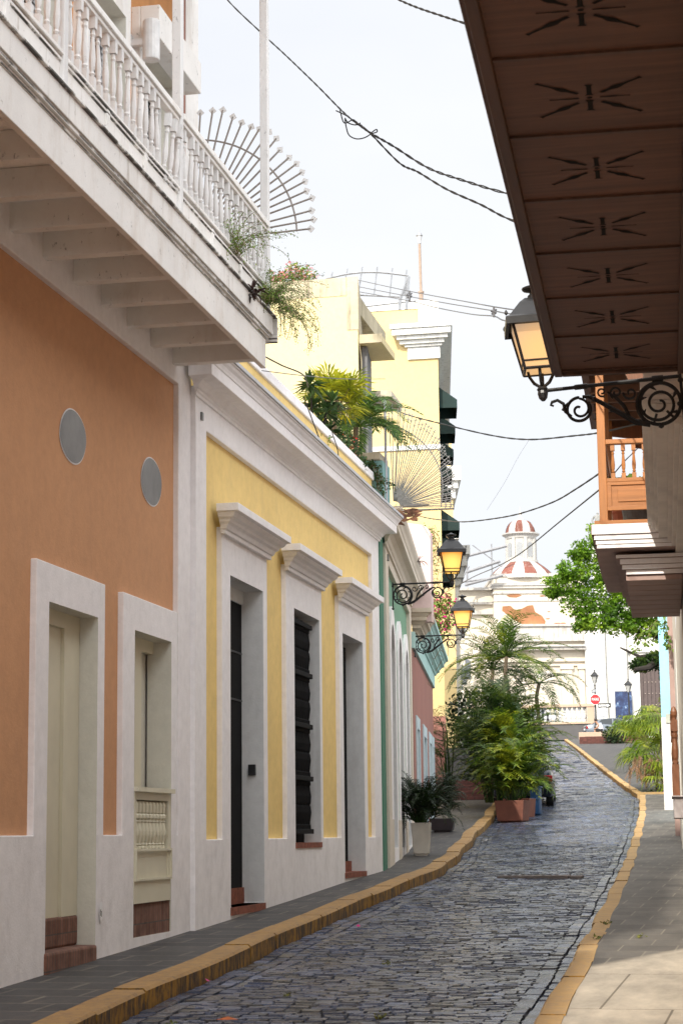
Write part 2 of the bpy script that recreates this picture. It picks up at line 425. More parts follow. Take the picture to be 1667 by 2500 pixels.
def slabmat_r():
    m,nt,b=newmat('right_slab_paving')
    v=pos(nt,(1,1,1),(0,0,R(2)))
    def tex(c1,c2,mo,w,h):
        t=nt.nodes.new('ShaderNodeTexBrick'); L(nt,v,t.inputs['Vector'])
        for k,c in (('Color1',c1),('Color2',c2),('Mortar',mo)): t.inputs[k].default_value=(*c,1)
        t.inputs['Scale'].default_value=1; t.inputs['Brick Width'].default_value=w; t.inputs['Row Height'].default_value=h; t.inputs['Mortar Size'].default_value=.008; return t
    t1=tex((.40,.37,.32),(.46,.42,.36),(.16,.14,.11),.9,2.1); t2=tex((.085,.08,.075),(.135,.128,.118),(.20,.185,.16),.46,.55)  # pale slabs near, dark beyond; the sunlit patch is partly in this colour
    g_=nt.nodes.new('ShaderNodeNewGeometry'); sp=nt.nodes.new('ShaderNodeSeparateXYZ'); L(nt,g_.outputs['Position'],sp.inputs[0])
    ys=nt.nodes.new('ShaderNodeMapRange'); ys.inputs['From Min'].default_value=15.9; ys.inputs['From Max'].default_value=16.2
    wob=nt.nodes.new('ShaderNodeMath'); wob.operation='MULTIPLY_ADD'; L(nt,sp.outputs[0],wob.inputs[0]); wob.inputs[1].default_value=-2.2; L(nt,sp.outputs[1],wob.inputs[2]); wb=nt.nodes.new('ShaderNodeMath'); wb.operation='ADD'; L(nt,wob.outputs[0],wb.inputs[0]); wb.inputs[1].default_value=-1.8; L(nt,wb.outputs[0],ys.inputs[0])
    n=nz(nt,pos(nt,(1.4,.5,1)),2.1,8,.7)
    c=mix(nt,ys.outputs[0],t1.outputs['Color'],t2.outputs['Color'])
    c=mix(nt,.9,c,ramp(nt,n,[(.3,(.6,.58,.56)),(.72,(1.35,1.3,1.22))]),'MULTIPLY')
    L(nt,c,b.inputs['Base Color']); b.inputs['Roughness'].default_value=.7
    bump(nt,b,nz(nt,pos(nt),14,6,.7),.5,.014); return m
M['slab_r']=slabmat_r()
def kerbmat(name,c,dark,lo,hi,str_z):
    m,nt,b=newmat(name); p=pos(nt,(1,1,str_z))
    n=nz(nt,p,11,8,.75)
    cc=mix(nt,ramp(nt,n,[(lo,(0,0,0)),(hi,(1,1,1))]),c,dark)
    cc=mix(nt,.6,cc,ramp(nt,nz(nt,pos(nt),1.2,4,.6),[(.3,(.75,.72,.7)),(.7,(1.1,1.08,1.0))]),'MULTIPLY')
    L(nt,cc,b.inputs['Base Color']); b.inputs['Roughness'].default_value=.75
    bump(nt,b,nz(nt,pos(nt),16,6,.7),.6,.015); return m
M['kerbtop']=kerbmat('worn_ochre_kerb_top',(.38,.225,.078),(.19,.13,.085),.46,.72,1)
M['kerbside']=kerbmat('worn_yellow_kerb_side',(.40,.205,.018),(.05,.033,.022),.40,.58,.35)
M['kerbtop_r']=kerbmat('sandy_kerb_top',(.47,.30,.12),(.32,.24,.165),.45,.75,1)
def roadmat():
    m,nt,b=newmat('blue_grey_brick_sett')
    a=nt.nodes.new('ShaderNodeAttribute'); a.attribute_name='tint'
    p=pos(nt)
    c=mix(nt,.75,a.outputs['Color'],ramp(nt,nz(nt,p,1.1,5,.65),[(.32,(.62,.60,.58)),(.68,(1.35,1.35,1.4))]),'MULTIPLY')
    c=mix(nt,.6,c,ramp(nt,nz(nt,p,22,5,.7),[(.3,(.6,.58,.56)),(.7,(1.2,1.2,1.2))]),'MULTIPLY')
    L(nt,c,b.inputs['Base Color'])
    r=ramp(nt,nz(nt,p,5,5,.7),[(.3,(.15,)*3),(.7,(.40,)*3)]); L(nt,r,b.inputs['Roughness'])
    bump(nt,b,nz(nt,p,28,5,.65),.5,.008); return m
M['sett']=roadmat()
M['mortar']=simple('dark_joint_dirt',(.045,.042,.038),.95,0,.5,7,.4)
M['terrain']=simple('ground_earth',(.12,.11,.10),.95,0,.2,.5)
M['asphalt']=simple('asphalt',(.075,.075,.078),.85,0,.2,2,.3)

# ------------------------------------------------------------------ ground profile
GK=[(-60,-2.6),(-20,-2.1),(0,-1.5),(13.5,-1.05),(18.5,-.89),(23,-.73),(26,-.61),(29.4,-.5),(33,-.4),(35,-.33),(40,-.1),(50,.5),(60,1.15),(80,2.5),(110,4.7),(132,6.2),(140,6.6),(150,6.9),(220,7.8),(900,14)]
def interp(K,x):
    if x<=K[0][0]: return K[0][1]
    for (a,b),(c,d) in zip(K,K[1:]):
        if x<=c: return b+(d-b)*(x-a)/(c-a)
    return K[-1][1]
def g(y): return interp(GK,y)
LK=[(-20,-3.3),(11.7,-4.05),(13.9,-4.15),(17.5,-4.27),(20.3,-4.37),(23.6,-4.41),(27,-4.44),(30,-4.53),(33,-4.76),(36.4,-5.07),(43.4,-5.66),(47.8,-5.92),(52,-6.3),(60,-6.9),(65,-7.4),(83,-9.4),(107,-12.2),(133,-15.2)]
RK=[(-20,-.6),(11.9,-1.26),(15.3,-1.34),(18.5,-1.43),(23.2,-1.55),(28.6,-1.72),(38.2,-2.07),(49,-2.43),(59,-2.88),(65,-3.62),(83,-5.65),(107,-8.46),(133,-11.4)]
def XL(y): return interp(LK,y)+.02*sin(y*1.3)
def XR(y): return interp(RK,y)+.012*sin(y*1.7+1)
def und(x,y): return .013*sin(y*1.15+x*.7)+.010*sin(y*2.3-x*1.9+1.3)+.02*noise.noise(Vector((x*.6,y*.35,3)))

def rows(a,b,st):
    n=max(1,int((b-a)/st)); return [a+(b-a)*i/n for i in range(n+1)]
def strip(mb,ys,fa,fb,z):
    for y0,y1 in zip(ys,ys[1:]):
        mb.quad((fa(y0),y0,z(y0)),(fb(y0),y0,z(y0)),(fb(y1),y1,z(y1)),(fa(y1),y1,z(y1)))
# terrain sheet
mb=MB(); ys=[-60,-20,0,13,18,23,29,35,40,50,60,80,110,132,150,220,400,900]
strip(mb,ys,lambda y:-500,lambda y:500,lambda y:g(y)-.32)
mb.build('ground',M['terrain'],kind='structure')
# road bed
mb=MB(); ys=rows(-15,134,1.0); strip(mb,ys,lambda y:XL(y)-.05,lambda y:XR(y)+.05,lambda y:g(y)-.172)
mb.build('road_bed',M['mortar'],kind='structure')
# bricks
mb=MB()
def sett(x0,x1,y0,y1,z,t0,t1,j=.006,sl=None):
    cx,cy=(x0+x1)/2,(y0+y1)/2; r=rnd.random
    q=.007; a=(r()-.5)*.03
    col_=rnd.choice([(0.080,0.101,0.163),(0.063,0.079,0.131),(0.099,0.123,0.189),(0.073,0.078,0.090),(0.102,0.111,0.138),(0.054,0.065,0.098),(0.082,0.083,0.081)])
    k=.8+.45*r(); col_=tuple(c*k for c in col_)
    T=[];Bt=[]
    for (x,y) in ((x0,y0),(x1,y0),(x1,y1),(x0,y1)):
        jx=(r()-.5)*j*2;jy=(r()-.5)*j*2
        zz=z+(x-cx)*t0+(y-cy)*t1+(g(y)-g(cy))
        T.append((x+jx+(q if x<cx else -q),y+jy+(q*.8 if y<cy else -q*.8),zz)); Bt.append((x+jx,y+jy,zz-.055))
    mb.add(Bt+T,[(4,5,6,7),(0,1,5,4),(1,2,6,5),(2,3,7,6),(3,0,4,7)],col_)
y=4.0; k=0
while y<133:
    far=y>62
    h=.082 if not far else .26; w0=.14 if not far else .3
    h*=rnd.uniform(.85,1.15)
    xl=XL(y)+(.40 if y<60 else .05); xr=XR(y)-.28
    x=xl+(k%2)*w0*.5*rnd.uniform(.8,1.2)-w0*.3
    while x<xr:
        w=w0*rnd.uniform(.75,1.45); 
        if x+w>xr+.05: w=max(.06,xr-x)
        if rnd.random()>.004:
            wy=.05*sin(x*2.2+y*.4)+.03*sin(x*5+y)
            zc=g(y+h/2)-.14+und(x,y)+rnd.uniform(-.004,.005)
            sett(x+.004,x+w-.004,y+wy+.003,y+h+wy-.004,zc,rnd.uniform(-.04,.04),rnd.uniform(-.07,.07))
        x+=w
    y+=h; k+=1
for side in (0,1):
    for c in range(2 if side else 3):
        y=4.0+rnd.random()*.1
        while y<(133 if side else 60):
            h=rnd.uniform(.18,.28)*(1 if y<62 else 1.5)
            if side: x1=XR(y)-.02-c*.135; x0=x1-.125
            else: x0=XL(y)+.015+c*.135; x1=x0+.125
            sett(x0,x1,y,y+h-.012,g(y+h/2)-.14+und(x0,y)*.6+rnd.uniform(-.004,.004),rnd.uniform(-.05,.05),rnd.uniform(-.04,.04),.008)
            y+=h
mb.build('cobblestone_road',M['sett'],kind='structure')
# kerbs
def kerb(fn,side,y0,y1,w,name,mt,ms,drop=.19):
    mb=MB(); y=y0
    while y<y1:
        ln=rnd.uniform(.9,1.6); a=y; b_=min(y+ln,y1); n=3
        dz=rnd.uniform(-.006,.006); dx=rnd.uniform(-.008,.008)
        ysg=[a+(b_-a-.012)*i/n for i in range(n+1)]
        for p,q in zip(ysg,ysg[1:]):
            X0,X1=fn(p)+dx,fn(q)+dx; Z0,Z1=g(p)+dz,g(q)+dz; s=-side
            r=.02
            A=[(X0,p,Z0-drop),(X0,p,Z0-r),(X0-s*-r,p,Z0),(X0+s*w*-1,p,Z0)]
            # profile from street face, chamfer, top
            P0=[(X0,p,Z0-drop),(X0,p,Z0-r),(X0+side*r,p,Z0),(X0+side*w,p,Z0),(X0+side*w,p,Z0-drop)]
            P1=[(X1,q,Z1-drop),(X1,q,Z1-r),(X1+side*r,q,Z1),(X1+side*w,q,Z1),(X1+side*w,q,Z1-drop)]
            for i in range(4):
                mb.cur=1 if i==0 else 0
                mb.quad(P0[i],P0[i+1],P1[i+1],P1[i])
            mb.cur=1
            if p==ysg[0]: mb.disc(P0)
        y=b_
    mb.build(name,[mt,ms],kind='structure')
kerb(XL,-1,-10,133,.24,'left_kerb',M['kerbtop'],M['kerbside'])
kerb(XR,1,-10,59,.17,'right_kerb',M['kerbtop_r'],M['kerbside'])
kerb(XR,1,60.2,133,.2,'far_right_kerb',M['kerbtop_r'],M['kerbside'],.26)
# sidewalks
def xw_left(y):
    if y<29.4: return -5.5
    return -5.2-.1157*(y-29.4)-.3
mb=MB(); ys=rows(-10,60,1.0); strip(mb,ys,lambda y:xw_left(y) if y<52 else -14,lambda y:XL(y)-.23,lambda y:g(y)-.004)
mb.build('left_sidewalk',M['slab'],kind='structure')
mb=MB(); ys=rows(60,133,2.0); strip(mb,ys,lambda y:XL(y)-9,lambda y:XL(y)-.23,lambda y:g(y)-.004)
mb.build('far_left_sidewalk',M['slab'],kind='structure')
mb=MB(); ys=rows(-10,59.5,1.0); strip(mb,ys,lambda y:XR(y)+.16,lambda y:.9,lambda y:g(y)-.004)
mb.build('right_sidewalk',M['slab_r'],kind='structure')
mb=MB(); ys=rows(60.2,133,2.0); strip(mb,ys,lambda y:XR(y)+.19,lambda y:8,lambda y:g(y)-.004)
mb.build('far_right_sidewalk',M['slab'],kind='structure')
mb=MB(); 
n=14
mb.box(XR(60.2)+.02,-1.5,60.05,60.25,g(60)-.3,g(60.2)+.03)
mb.build('crossing_kerb',M['kerbtop_r'],kind='structure')
mb=MB(); ys=rows(133,175,6); strip(mb,ys,lambda y:-90,lambda y:90,lambda y:g(y)-.05)
mb.build('cross_street',M['asphalt'],kind='structure')
# utility cover sunk in the setts
e=empty('utility_cover',(-2.95,29.6,g(29.6)-.12),0,'long rusty utility cover set across the middle of the cobbles','utility cover')
mb=MB(); mb.box(-3.55,-2.5,29.25,29.75,g(29.4)-.17,g(29.4)-.108); mb.box(-2.48,-2.3,29.2,29.6,g(29.6)-.17,g(29.6)-.12); mb.build('cover_plate',simple('rusty_cover_metal',(.15,.125,.115),.7,.1,.3,12,.4),e,bevel=.01)
mb=MB(); 
for i in range(9): mb.box(-3.5+i*.1,-3.46+i*.1,29.28,29.52,g(29.4)-.095,g(29.4)-.088)
mb.build('ribs',M['black2'],e)

# ------------------------------------------------------------------ facade relief builder
class Facade:
    def __init__(s,F,default): s.F=F; s.r=[]; s.default=default
    def rect(s,s0,s1,z0,z1,off,key): s.r.append((s0,s1,z0,z1,off,key))
    def faces(s):
        S=sorted({v for r in s.r for v in r[:2]}); Z=sorted({v for r in s.r for v in r[2:4]})
        cell={}
        for i in range(len(S)-1):
            for j in range(len(Z)-1):
                cs=(S[i]+S[i+1])/2;cz=(Z[j]+Z[j+1])/2
                for r in s.r:
                    if r[0]<cs<r[1] and r[2]<cz<r[3]: cell[i,j]=(r[4],r[5])
        out={}
        def mbk(k): return out.setdefault(k,MB())
        F=s.F
        for (i,j),(o,k) in cell.items():
            if k is None: continue
            a,b,c,d=S[i],S[i+1],Z[j],Z[j+1]
            mbk(k).quad(F.p(a,o,c),F.p(b,o,c),F.p(b,o,d),F.p(a,o,d))
        for (i,j),(o,k) in cell.items():
            for di,dj in ((1,0),(0,1)):
                n=cell.get((i+di,j+dj))
                if n is None: continue
                o2,k2=n
                if abs(o-o2)<1e-6: continue
                hi=(k if o>o2 else k2)
                if hi is None: hi=k if k is not None else k2
                if hi is None: continue
                key=hi
                if abs(o-o2)>.12 and s.default: key=s.default
                if di: x=S[i+1]; mbk(key).quad(F.p(x,o,Z[j]),F.p(x,o2,Z[j]),F.p(x,o2,Z[j+1]),F.p(x,o,Z[j+1]))
                else: z=Z[j+1]; mbk(key).quad(F.p(S[i],o,z),F.p(S[i+1],o,z),F.p(S[i+1],o2,z),F.p(S[i],o2,z))
        # outer ends
        for (i,j),(o,k) in cell.items():
            if k is None: continue
            for x,ni in ((S[i],i-1),(S[i+1],i+1)):
                if (ni,j) not in cell: mbk(k).quad(F.p(x,o,Z[j]),F.p(x,o-.5,Z[j]),F.p(x,o-.5,Z[j+1]),F.p(x,o,Z[j+1]))
        return out
    def build(s,parent,names):
        for k,mb in s.faces().items():
            nm,mat=names[k]; split_build(mb,nm,mat,parent,bevel=.009)

def arc(F,cx,z,r,o,a0,a1,n=10,sq=1):
    return [F.p(cx+r*cos(R(a0+(a1-a0)*i/n)),o,z+sq*r*sin(R(a0+(a1-a0)*i/n))) for i in range(n+1)]

# turned baluster, local z 0..h
def baluster_prof(h,r):
    return [(r,0),(r,.13*h),(.55*r,.17*h),(.95*r,.20*h),(.6*r,.23*h),(.85*r,.28*h),(1.0*r,.40*h),(.75*r,.56*h),(.55*r,.70*h),(.85*r,.73*h),(.6*r,.76*h),(.55*r,.80*h),(r,.84*h),(r,h)]
def spindle(mb,x,y,z,h,r,lean=(0,0),n=8,sq=True):
    Mx=Matrix.Translation((x,y,z))@Matrix.Rotation(lean[0],4,'X')@Matrix.Rotation(lean[1],4,'Y')
    mb.lathe(baluster_prof(h,r)[2:-2] if sq else baluster_prof(h,r),n,Mx)
    if sq:
        q=r*1.0
        mb.box(-q,q,-q,q,0,.155*h,Mx); mb.box(-q,q,-q,q,.81*h,h,Mx)

# ================================================================== ORANGE HOUSE
K1=1.0087
oh=empty('orange_house',(-5.3,15,-1.1),0,'orange townhouse with thick white surrounds and a white wooden balcony overhead','house')
f=Facade(FL,'reveal')
T=-.045; W=-.10
s_=lambda v:v*K1
f.rect(-4,18.68,-1.8,.03,T,'plinth')
f.rect(-4,18.68,.03,4.42,W,'wall')
f.rect(18.23,18.68,.03,4.42,T,'trim')
f.rect(-4,18.68,4.42,4.95,T,'trim')
f.rect(-4,18.68,4.95,15.2,W,'upper')
f.rect(18.45,18.95,4.95,15.2,T,'corner')
f.rect(-4,18.45,8.9,9.15,T+.05,'trim')
f.rect(14.30,15.98,.03,2.15,T,'ds')
f.rect(14.58,15.79,-.98,1.845,T-.24,None)
f.rect(16.50,18.20,.03,2.15,T,'ws')
f.rect(16.83,18.0,-.86,1.845,T-.24,None)
for a,b in ((13.3,14.6),(15.3,16.35),(16.95,18.1)):
    f.rect(a-.16,b+.16,5.05,7.75,T+.03,'us'); f.rect(a,b,5.05,7.45,T-.2,None)
f.build(oh,{'plinth':('plinth',M['white_low']),'wall':('wall',M['orange']),'trim':('wall_trim',M['white']),'upper':('upper_wall',M['orange_up']),
 'corner':('corner_board',M['ww']),'ds':('door_surround',M['white']),'ws':('window_surround',M['white']),'us':('upper_window_surround',M['ww']),'reveal':('reveal',M['reveal_cream'])})
# house body behind facade, roof
mb=MB(); mb.box(-14,-5.75,-4,18.6,-2,15.2); mb.build('house_body',M['orange_up'],oh)
mb=MB(); mb.box(-5.76,-5.1,-4,18.95,15.2,15.45); mb.build('roof_cornice',M['white'],oh)
# reddish downpipe strip by the corner upstairs
mb=MB(); mb.fbox(FL,18.36,18.44,W+.005,W+.06,4.96,9.5); mb.build('downpipe',simple('rusty_brown_pipe',(.30,.13,.09),.7,0,.3,8),oh)
# door
D=T-.24
d=MB(); d.fbox(FL,14.58,15.02,D+.0,D+.05,-.62,1.72); dr=d.build('door',M['cream_wood'],oh)
mb=MB(); 
for a,b,c,e_ in ((14.6,14.84,.62,1.02),): 
    mb.fbox(FL,a,b,D+.05,D+.062,c,c+.02); mb.fbox(FL,a,b,D+.05,D+.062,e_-.02,e_); mb.fbox(FL,b-.02,b,D+.05,D+.062,c+.02,e_-.02); mb.fbox(FL,a,a+.02,D+.05,D+.062,c+.02,e_-.02)
mb.build('hatch_frame',M['cream_wood'],dr)
mb=MB(); mb.fbox(FL,15.026,15.40,D,D+.05,-.62,1.72); d2=mb.build('door',M['cream_wood'],oh)
mb=MB(); mb.fbox(FL,15.02,15.026,D-.01,D+.045,-.62,1.72); mb.build('gap',M['hole'],dr)
mb=MB(); mb.fbox(FL,14.58,15.79,D,D+.08,1.72,1.845); mb.fbox(FL,15.40,15.785,D,D+.08,-.62,1.72); mb.build('door_frame',M['cream_wood'],oh)
mb=MB(); mb.fbox(FL,14.57,15.785,D-.05,D+.09,-.86,-.62); mb.fbox(FL,14.56,15.785,D-.05,T+.02,-1.2,-.86); mb.build('step',M['brickstep'],oh,bevel=.02)
mb=MB(); mb.fbox(FL,14.5,15.8,D-.12,D-.01,-1.2,1.9); mb.build('inner_wall',M['reveal_cream'],oh)
# number plaque
c0=FL.p(15.86,T+.012,-.62)
mb=MB(); mb.disc([FL.p(15.9+.045*cos(t*pi/8),T+.012,-.60+.085*sin(t*pi/8)) for t in range(16)]); pq=mb.build('number_plaque',M['signwhite'],oh)
mb=MB(); mb.fbox(FL,15.88,15.888,T+.0125,T+.014,-.63,-.58); mb.fbox(FL,15.895,15.915,T+.0125,T+.014,-.60,-.594); mb.fbox(FL,15.905,15.912,T+.0125,T+.014,-.64,-.6); mb.build('marking',M['signblack'],pq)
# window
mb=MB(); mb.fbox(FL,16.83,18.0,D,D+.06,1.73,1.845); mb.fbox(FL,17.42,17.62,D,D+.06,.3,1.73)
mb.fbox(FL,16.83,16.9,D,D+.06,.3,1.73); wf=mb.build('window_frame',M['cream_wood'],oh)
mb=MB(); 
for (a,b) in ((16.9,17.14),(17.17,17.40)):
    mb.fbox(FL,a,b,D+.01,D+.045,.3,.52); mb.fbox(FL,a,b,D+.01,D+.045,1.62,1.73); mb.fbox(FL,a,a+.06,D+.01,D+.045,.52,1.62); mb.fbox(FL,b-.07,b,D+.01,D+.045,.52,1.62); mb.fbox(FL,a+.06,b-.07,D+.01,D+.045,1.02,1.18)
mb.build('sash',M['cream_wood'],wf)
mb=MB(); mb.fbox(FL,16.9,17.42,D-.01,D+.008,.3,1.73); mb.build('pane',simple('grey_glass',(.10,.115,.12),.12),wf)
mb=MB(); mb.fbox(FL,16.75,18.05,D-.14,D-.02,-.9,1.9); mb.build('inner_wall',M['reveal_cream'],oh)
# baluster screen
PO=T+.005
bp=MB(); a,b=16.83,17.97
bp.fbox(FL,a,b,PO-.08,PO,.34,.41); bp.fbox(FL,a,b,PO-.08,PO,-.57,-.36); bp.fbox(FL,a,a+.06,PO-.08,PO,-.36,.34); bp.fbox(FL,b-.09,b,PO-.08,PO,-.36,.34)
bp.fbox(FL,a+.06,b-.09,PO-.08,PO-.01,-.36,-.10); bp.fbox(FL,a,b+.0,PO-.10,PO+.045,.41,.45)
bs=bp.build('baluster_screen',M['cream_wood'],oh)
mb=MB(); 
for (z0,z1) in ((-.115,-.095),(-.375,-.355)): mb.fbox(FL,a+.01,b-.01,PO,PO+.02,z0,z1)
mb.fbox(FL,a+.01,a+.035,PO,PO+.02,-.355,-.115); mb.fbox(FL,b-.035,b-.01,PO,PO+.02,-.355,-.115); mb.build('panel_moulding',M['cream_wood'],bs)
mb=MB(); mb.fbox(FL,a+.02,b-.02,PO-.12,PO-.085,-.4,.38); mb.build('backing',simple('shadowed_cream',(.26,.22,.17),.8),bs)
for i in range(9):
    mb=MB(); p=FL.p(a+.10+i*.107,PO-.03,-.105); h=.445
    mb.lathe([(.028,0),(.028,.03),(.018,.04),(.028,.05),(.022,.06),(.036,.13),(.036,.17),(.024,.24),(.03,.255),(.022,.265),(.036,.285),(.036,.31),(.022,.325),(.03,.335),(.034,.40),(.022,.43)],8,Matrix.Translation(p)@Matrix.Scale(1.0,4)); mb.build('baluster',M['cream_wood'],bs)
mb=MB(); mb.fbox(FL,a-.02,b+.05,T-.12,T-.012,-.86,-.575); mb.build('brick_infill',M['brickstep'],oh)
# oval metal vents
for cs,cz in ((15.24,3.30),(17.48,3.31)):
    for nm,ra,rb,oo,mt in (('oval_rim',.335,.232,W+.006,M['white']),('oval_vent',.322,.220,W+.010,M['greymetal'])):
        mb=MB(); mb.disc([FL.p(cs+ra*cos(t*pi/20)*(1+.06*sin(2*t*pi/20)),oo,cz+rb*sin(t*pi/20)) for t in range(40)])
        if nm=='oval_rim': rim=mb.build(nm,mt,oh)
        else: mb.build(nm,mt,rim)
# upstairs louvred doors
for a,b in ((13.3,14.6),(15.3,16.35),(16.95,18.1)):
    mb=MB(); o0=T-.2
    mb.fbox(FL,a,a+.08,o0,o0+.05,5.05,7.45); mb.fbox(FL,b-.08,b,o0,o0+.05,5.05,7.45); mb.fbox(FL,(a+b)/2-.05,(a+b)/2+.05,o0,o0+.05,5.05,7.45)
    mb.fbox(FL,a,b,o0,o0+.05,7.35,7.45); mb.fbox(FL,a,b,o0,o0+.05,5.05,5.2)
    sh=mb.build('shutter_door',M['ww2'],oh)
    mb=MB(); z=5.2
    while z<7.33:
        mb.add([FL.p(a+.08,o0+.04,z),FL.p(b-.08,o0+.04,z),FL.p(b-.08,o0+.005,z+.05),FL.p(a+.08,o0+.005,z+.05)],[(0,1,2,3)]); z+=.055
    mb.build('louvres',simple('grey_louvre',(.30,.32,.35),.6),sh)
    mb=MB(); mb.fbox(FL,a-.05,b+.05,o0-.12,o0-.02,5.0,7.5); mb.build('inner_wall',M['hole'],oh)
    mb=MB(); mb.fbox(FL,a-.16,b+.16,T+.03,T+.22,7.42,7.75); mb.build('window_hood',M['ww'],oh,bevel=.01) if a>16 else None
wl=empty('wall_lamp',FL.p(16.72,T+.03,7.25),0,'white cylindrical wall lamp beside the upper window of the orange house','wall lamp')
mb=MB(); c=FL.p(16.72,T+.16,7.17); mb.lathe([(.075,0),(.08,.01),(.08,.38),(.075,.39)],16,Matrix.Translation(c)); mb.build('shade',simple('white_enamel',(.68,.68,.68),.35),wl)
mb=MB(); mb.fbox(FL,16.69,16.75,T-.05,T+.09,7.32,7.38); mb.fbox(FL,16.66,16.78,T-.05,T-.03,7.26,7.44); mb.build('mount',M['ww2'],wl)

nbh=empty('unseen_shade_house',(-9,-16,-1.8),0,'plain unseen house behind the camera, added and sized to shade the street','house')
mb=MB(); mb.box(-14,-5.2,-60,-4.02,-3,13.5); mb.build('wall',M['cream'],nbh)  # unseen house, its height set so its shadow covers the road
mb=MB(); mb.box(-14.1,-5.1,-60,-4.02,13.5,13.7); mb.build('roof_cornice',M['white'],nbh)
# ================================================================== WHITE BALCONY
bal=empty('white_wooden_balcony',(-4.8,14,4.6),0,'peeling white wooden balcony on joists along the orange house','balcony')
XB=-4.36
for i in range(14):
    y=18.0-.735*i
    mb=MB(); mb.box(-5.25,-4.385,y,y+.11,4.57,4.79); mb.build('joist',M['ww'],bal,bevel=.006)
mb=MB(); y=8
while y<18.1: mb.box(-5.25,-4.36,y,min(y+.19,18.1),4.792,4.83); y+=.2
split_build(mb,'deck_board',M['ww'],bal)
mb=MB(); mb.box(-4.385,-4.335,7.5,18.12,4.50,4.79); mb.build('front_beam',M['ww'],bal,bevel=.005)
mb=MB(); 
for (o,z0,z1) in ((-4.322,4.792,4.818),(-4.300,4.82,4.85),(-4.285,4.853,5.035),(-4.262,5.037,5.06)): mb.box(-4.40,o,7.5,18.12-(-4.335-o)*2,z0,z1)
mb.box(-5.2,-4.262,18.28,18.33,4.80,5.05)
mb.build('cornice_board',M['fascia'],bal,bevel=.004)
for y in (9.1,12.17,15.06,18.18):
    mb=MB(); mb.box(XB-.04,XB+.04,y,y+.085,5.0,8.75); mb.box(XB-.046,XB+.046,y-.005,y+.09,5.0,5.12); mb.build('post',M['ww2'],bal,bevel=.008)
mb=MB(); mb.box(XB-.04,XB+.05,7.5,15.06,5.93,5.985); mb.box(XB-.025,XB+.03,7.5,15.05,5.895,5.93); mb.box(XB-.04,XB+.05,15.15,18.2,5.945,6.0);mb.box(XB-.025,XB+.03,15.15,18.18,5.91,5.945)
mb.box(-5.2,XB,18.2,18.26,5.94,5.99); mb.build('handrail',M['fascia'],bal,bevel=.006)
mb=MB(); 
mb.box(XB-.03,XB+.035,7.5,12.17,5.315,5.345); mb.box(XB-.03,XB+.035,12.26,15.06,5.30,5.33);mb.box(XB-.03,XB+.035,15.15,18.18,5.325,5.355); mb.box(-5.2,XB-.04,18.2,18.25,5.32,5.35)
mb.box(XB-.02,XB+.022,7.5,18.18,5.272,5.295)
for y in (8.1,10.1,11.1,13.15,14.1,16.12,17.12): mb.box(XB-.02,XB+.028,y,y+.07,5.065,5.30)
mb.build('bottom_rail',M['fascia'],bal,bevel=.004)
mb=MB(); mb.box(XB-.012,XB+.008,7.5,18.18,5.06,5.272); mb.box(-5.2,XB,18.21,18.235,5.06,5.32); mb.build('apron_panel',M['fascia'],bal)
for (a,b) in ((9.28,12.1),(12.38,15.0),(15.30,18.1)):
    n=17; 
    for i in range(n):
        y=a+(b-a)*i/(n-1); lean=(rnd.uniform(-.03,.03),rnd.uniform(-.03,.03)); dz=0
        if abs(a-12.38)<.1 and i>n-4: lean=(-.05,.07); dz=-.05-.01*(n-i)
        mb=MB(); spindle(mb,XB,y,5.34+dz,.57,.026,lean); mb.build('baluster',M['ww2'],bal)
for x in (-5.05,-4.85,-4.65,-4.5):
    mb=MB(); spindle(mb,x,18.23,5.345,.60,.024); mb.build('baluster',M['ww2'],bal)
mb=MB(); mb.box(-5.3,-4.2,7.5,18.45,8.75,8.9); mb.box(-4.4,-4.32,7.5,18.4,8.6,8.75); mb.build('balcony_roof',M['ww'],bal)

# fan guards
def fan(name,c,n,Rf,a0,a1,ring,tip,label,rs=.0105,mat=None,r0=.08):
    mat=mat or M['rusty']
    t=empty(name,c,0,label,'fan guard','wrought iron fan guards on the left facades')
    mb=MB()
    for i in range(n):
        tp=MB(); a=a0+(a1-a0)*i/(n-1); ar=R(a+rnd.uniform(-.6,.6)); rr=Rf(a)*rnd.uniform(.97,1.02)
        x,z=c[0]+rr*cos(ar),c[2]+rr*sin(ar)
        mb.tube([(c[0]+r0*cos(ar),c[1],c[2]+r0*sin(ar)),(x,c[1],z)],rs,5)
        if tip=='diamond':
            q=.042; u=(cos(ar),sin(ar)); 
            tp.add([(x-u[0]*q,c[1]-.004,z-u[1]*q),(x+u[1]*q,c[1]-.004,z-u[0]*q),(x+u[0]*q,c[1]-.004,z+u[1]*q),(x-u[1]*q,c[1]-.004,z+u[0]*q),
                    (x-u[0]*q,c[1]+.004,z-u[1]*q),(x+u[1]*q,c[1]+.004,z-u[0]*q),(x+u[0]*q,c[1]+.004,z+u[1]*q),(x-u[1]*q,c[1]+.004,z+u[0]*q)],
                    [(0,1,2,3),(7,6,5,4),(0,4,5,1),(1,5,6,2),(2,6,7,3),(3,7,4,0)])
        else:
            q=.028; u=(cos(ar),sin(ar))
            for d1 in (-.03,-.11):
                X,Z=x+u[0]*d1,z+u[1]*d1
                tp.tube([(X-u[1]*q,c[1],Z+u[0]*q),(X+u[1]*q,c[1],Z-u[0]*q)],.005,4); tp.tube([(X-u[0]*.03,c[1],Z-u[1]*.03),(X,c[1],Z),(X+u[0]*.03,c[1],Z+u[1]*.03)],[.003,.013,.002],5)
        tp.build('spike_tip',M['ww2'] if tip=='diamond' else mat,t)
    mb.build('spokes',mat,t)
    mb=MB(); mb.tube([(c[0]+ring(a)*cos(R(a)),c[1]+.01,c[2]+ring(a)*sin(R(a))) for a in [a0+(a1-a0)*k/24 for k in range(25)]],.010,5); mb.build('ring',mat,t)
    return t
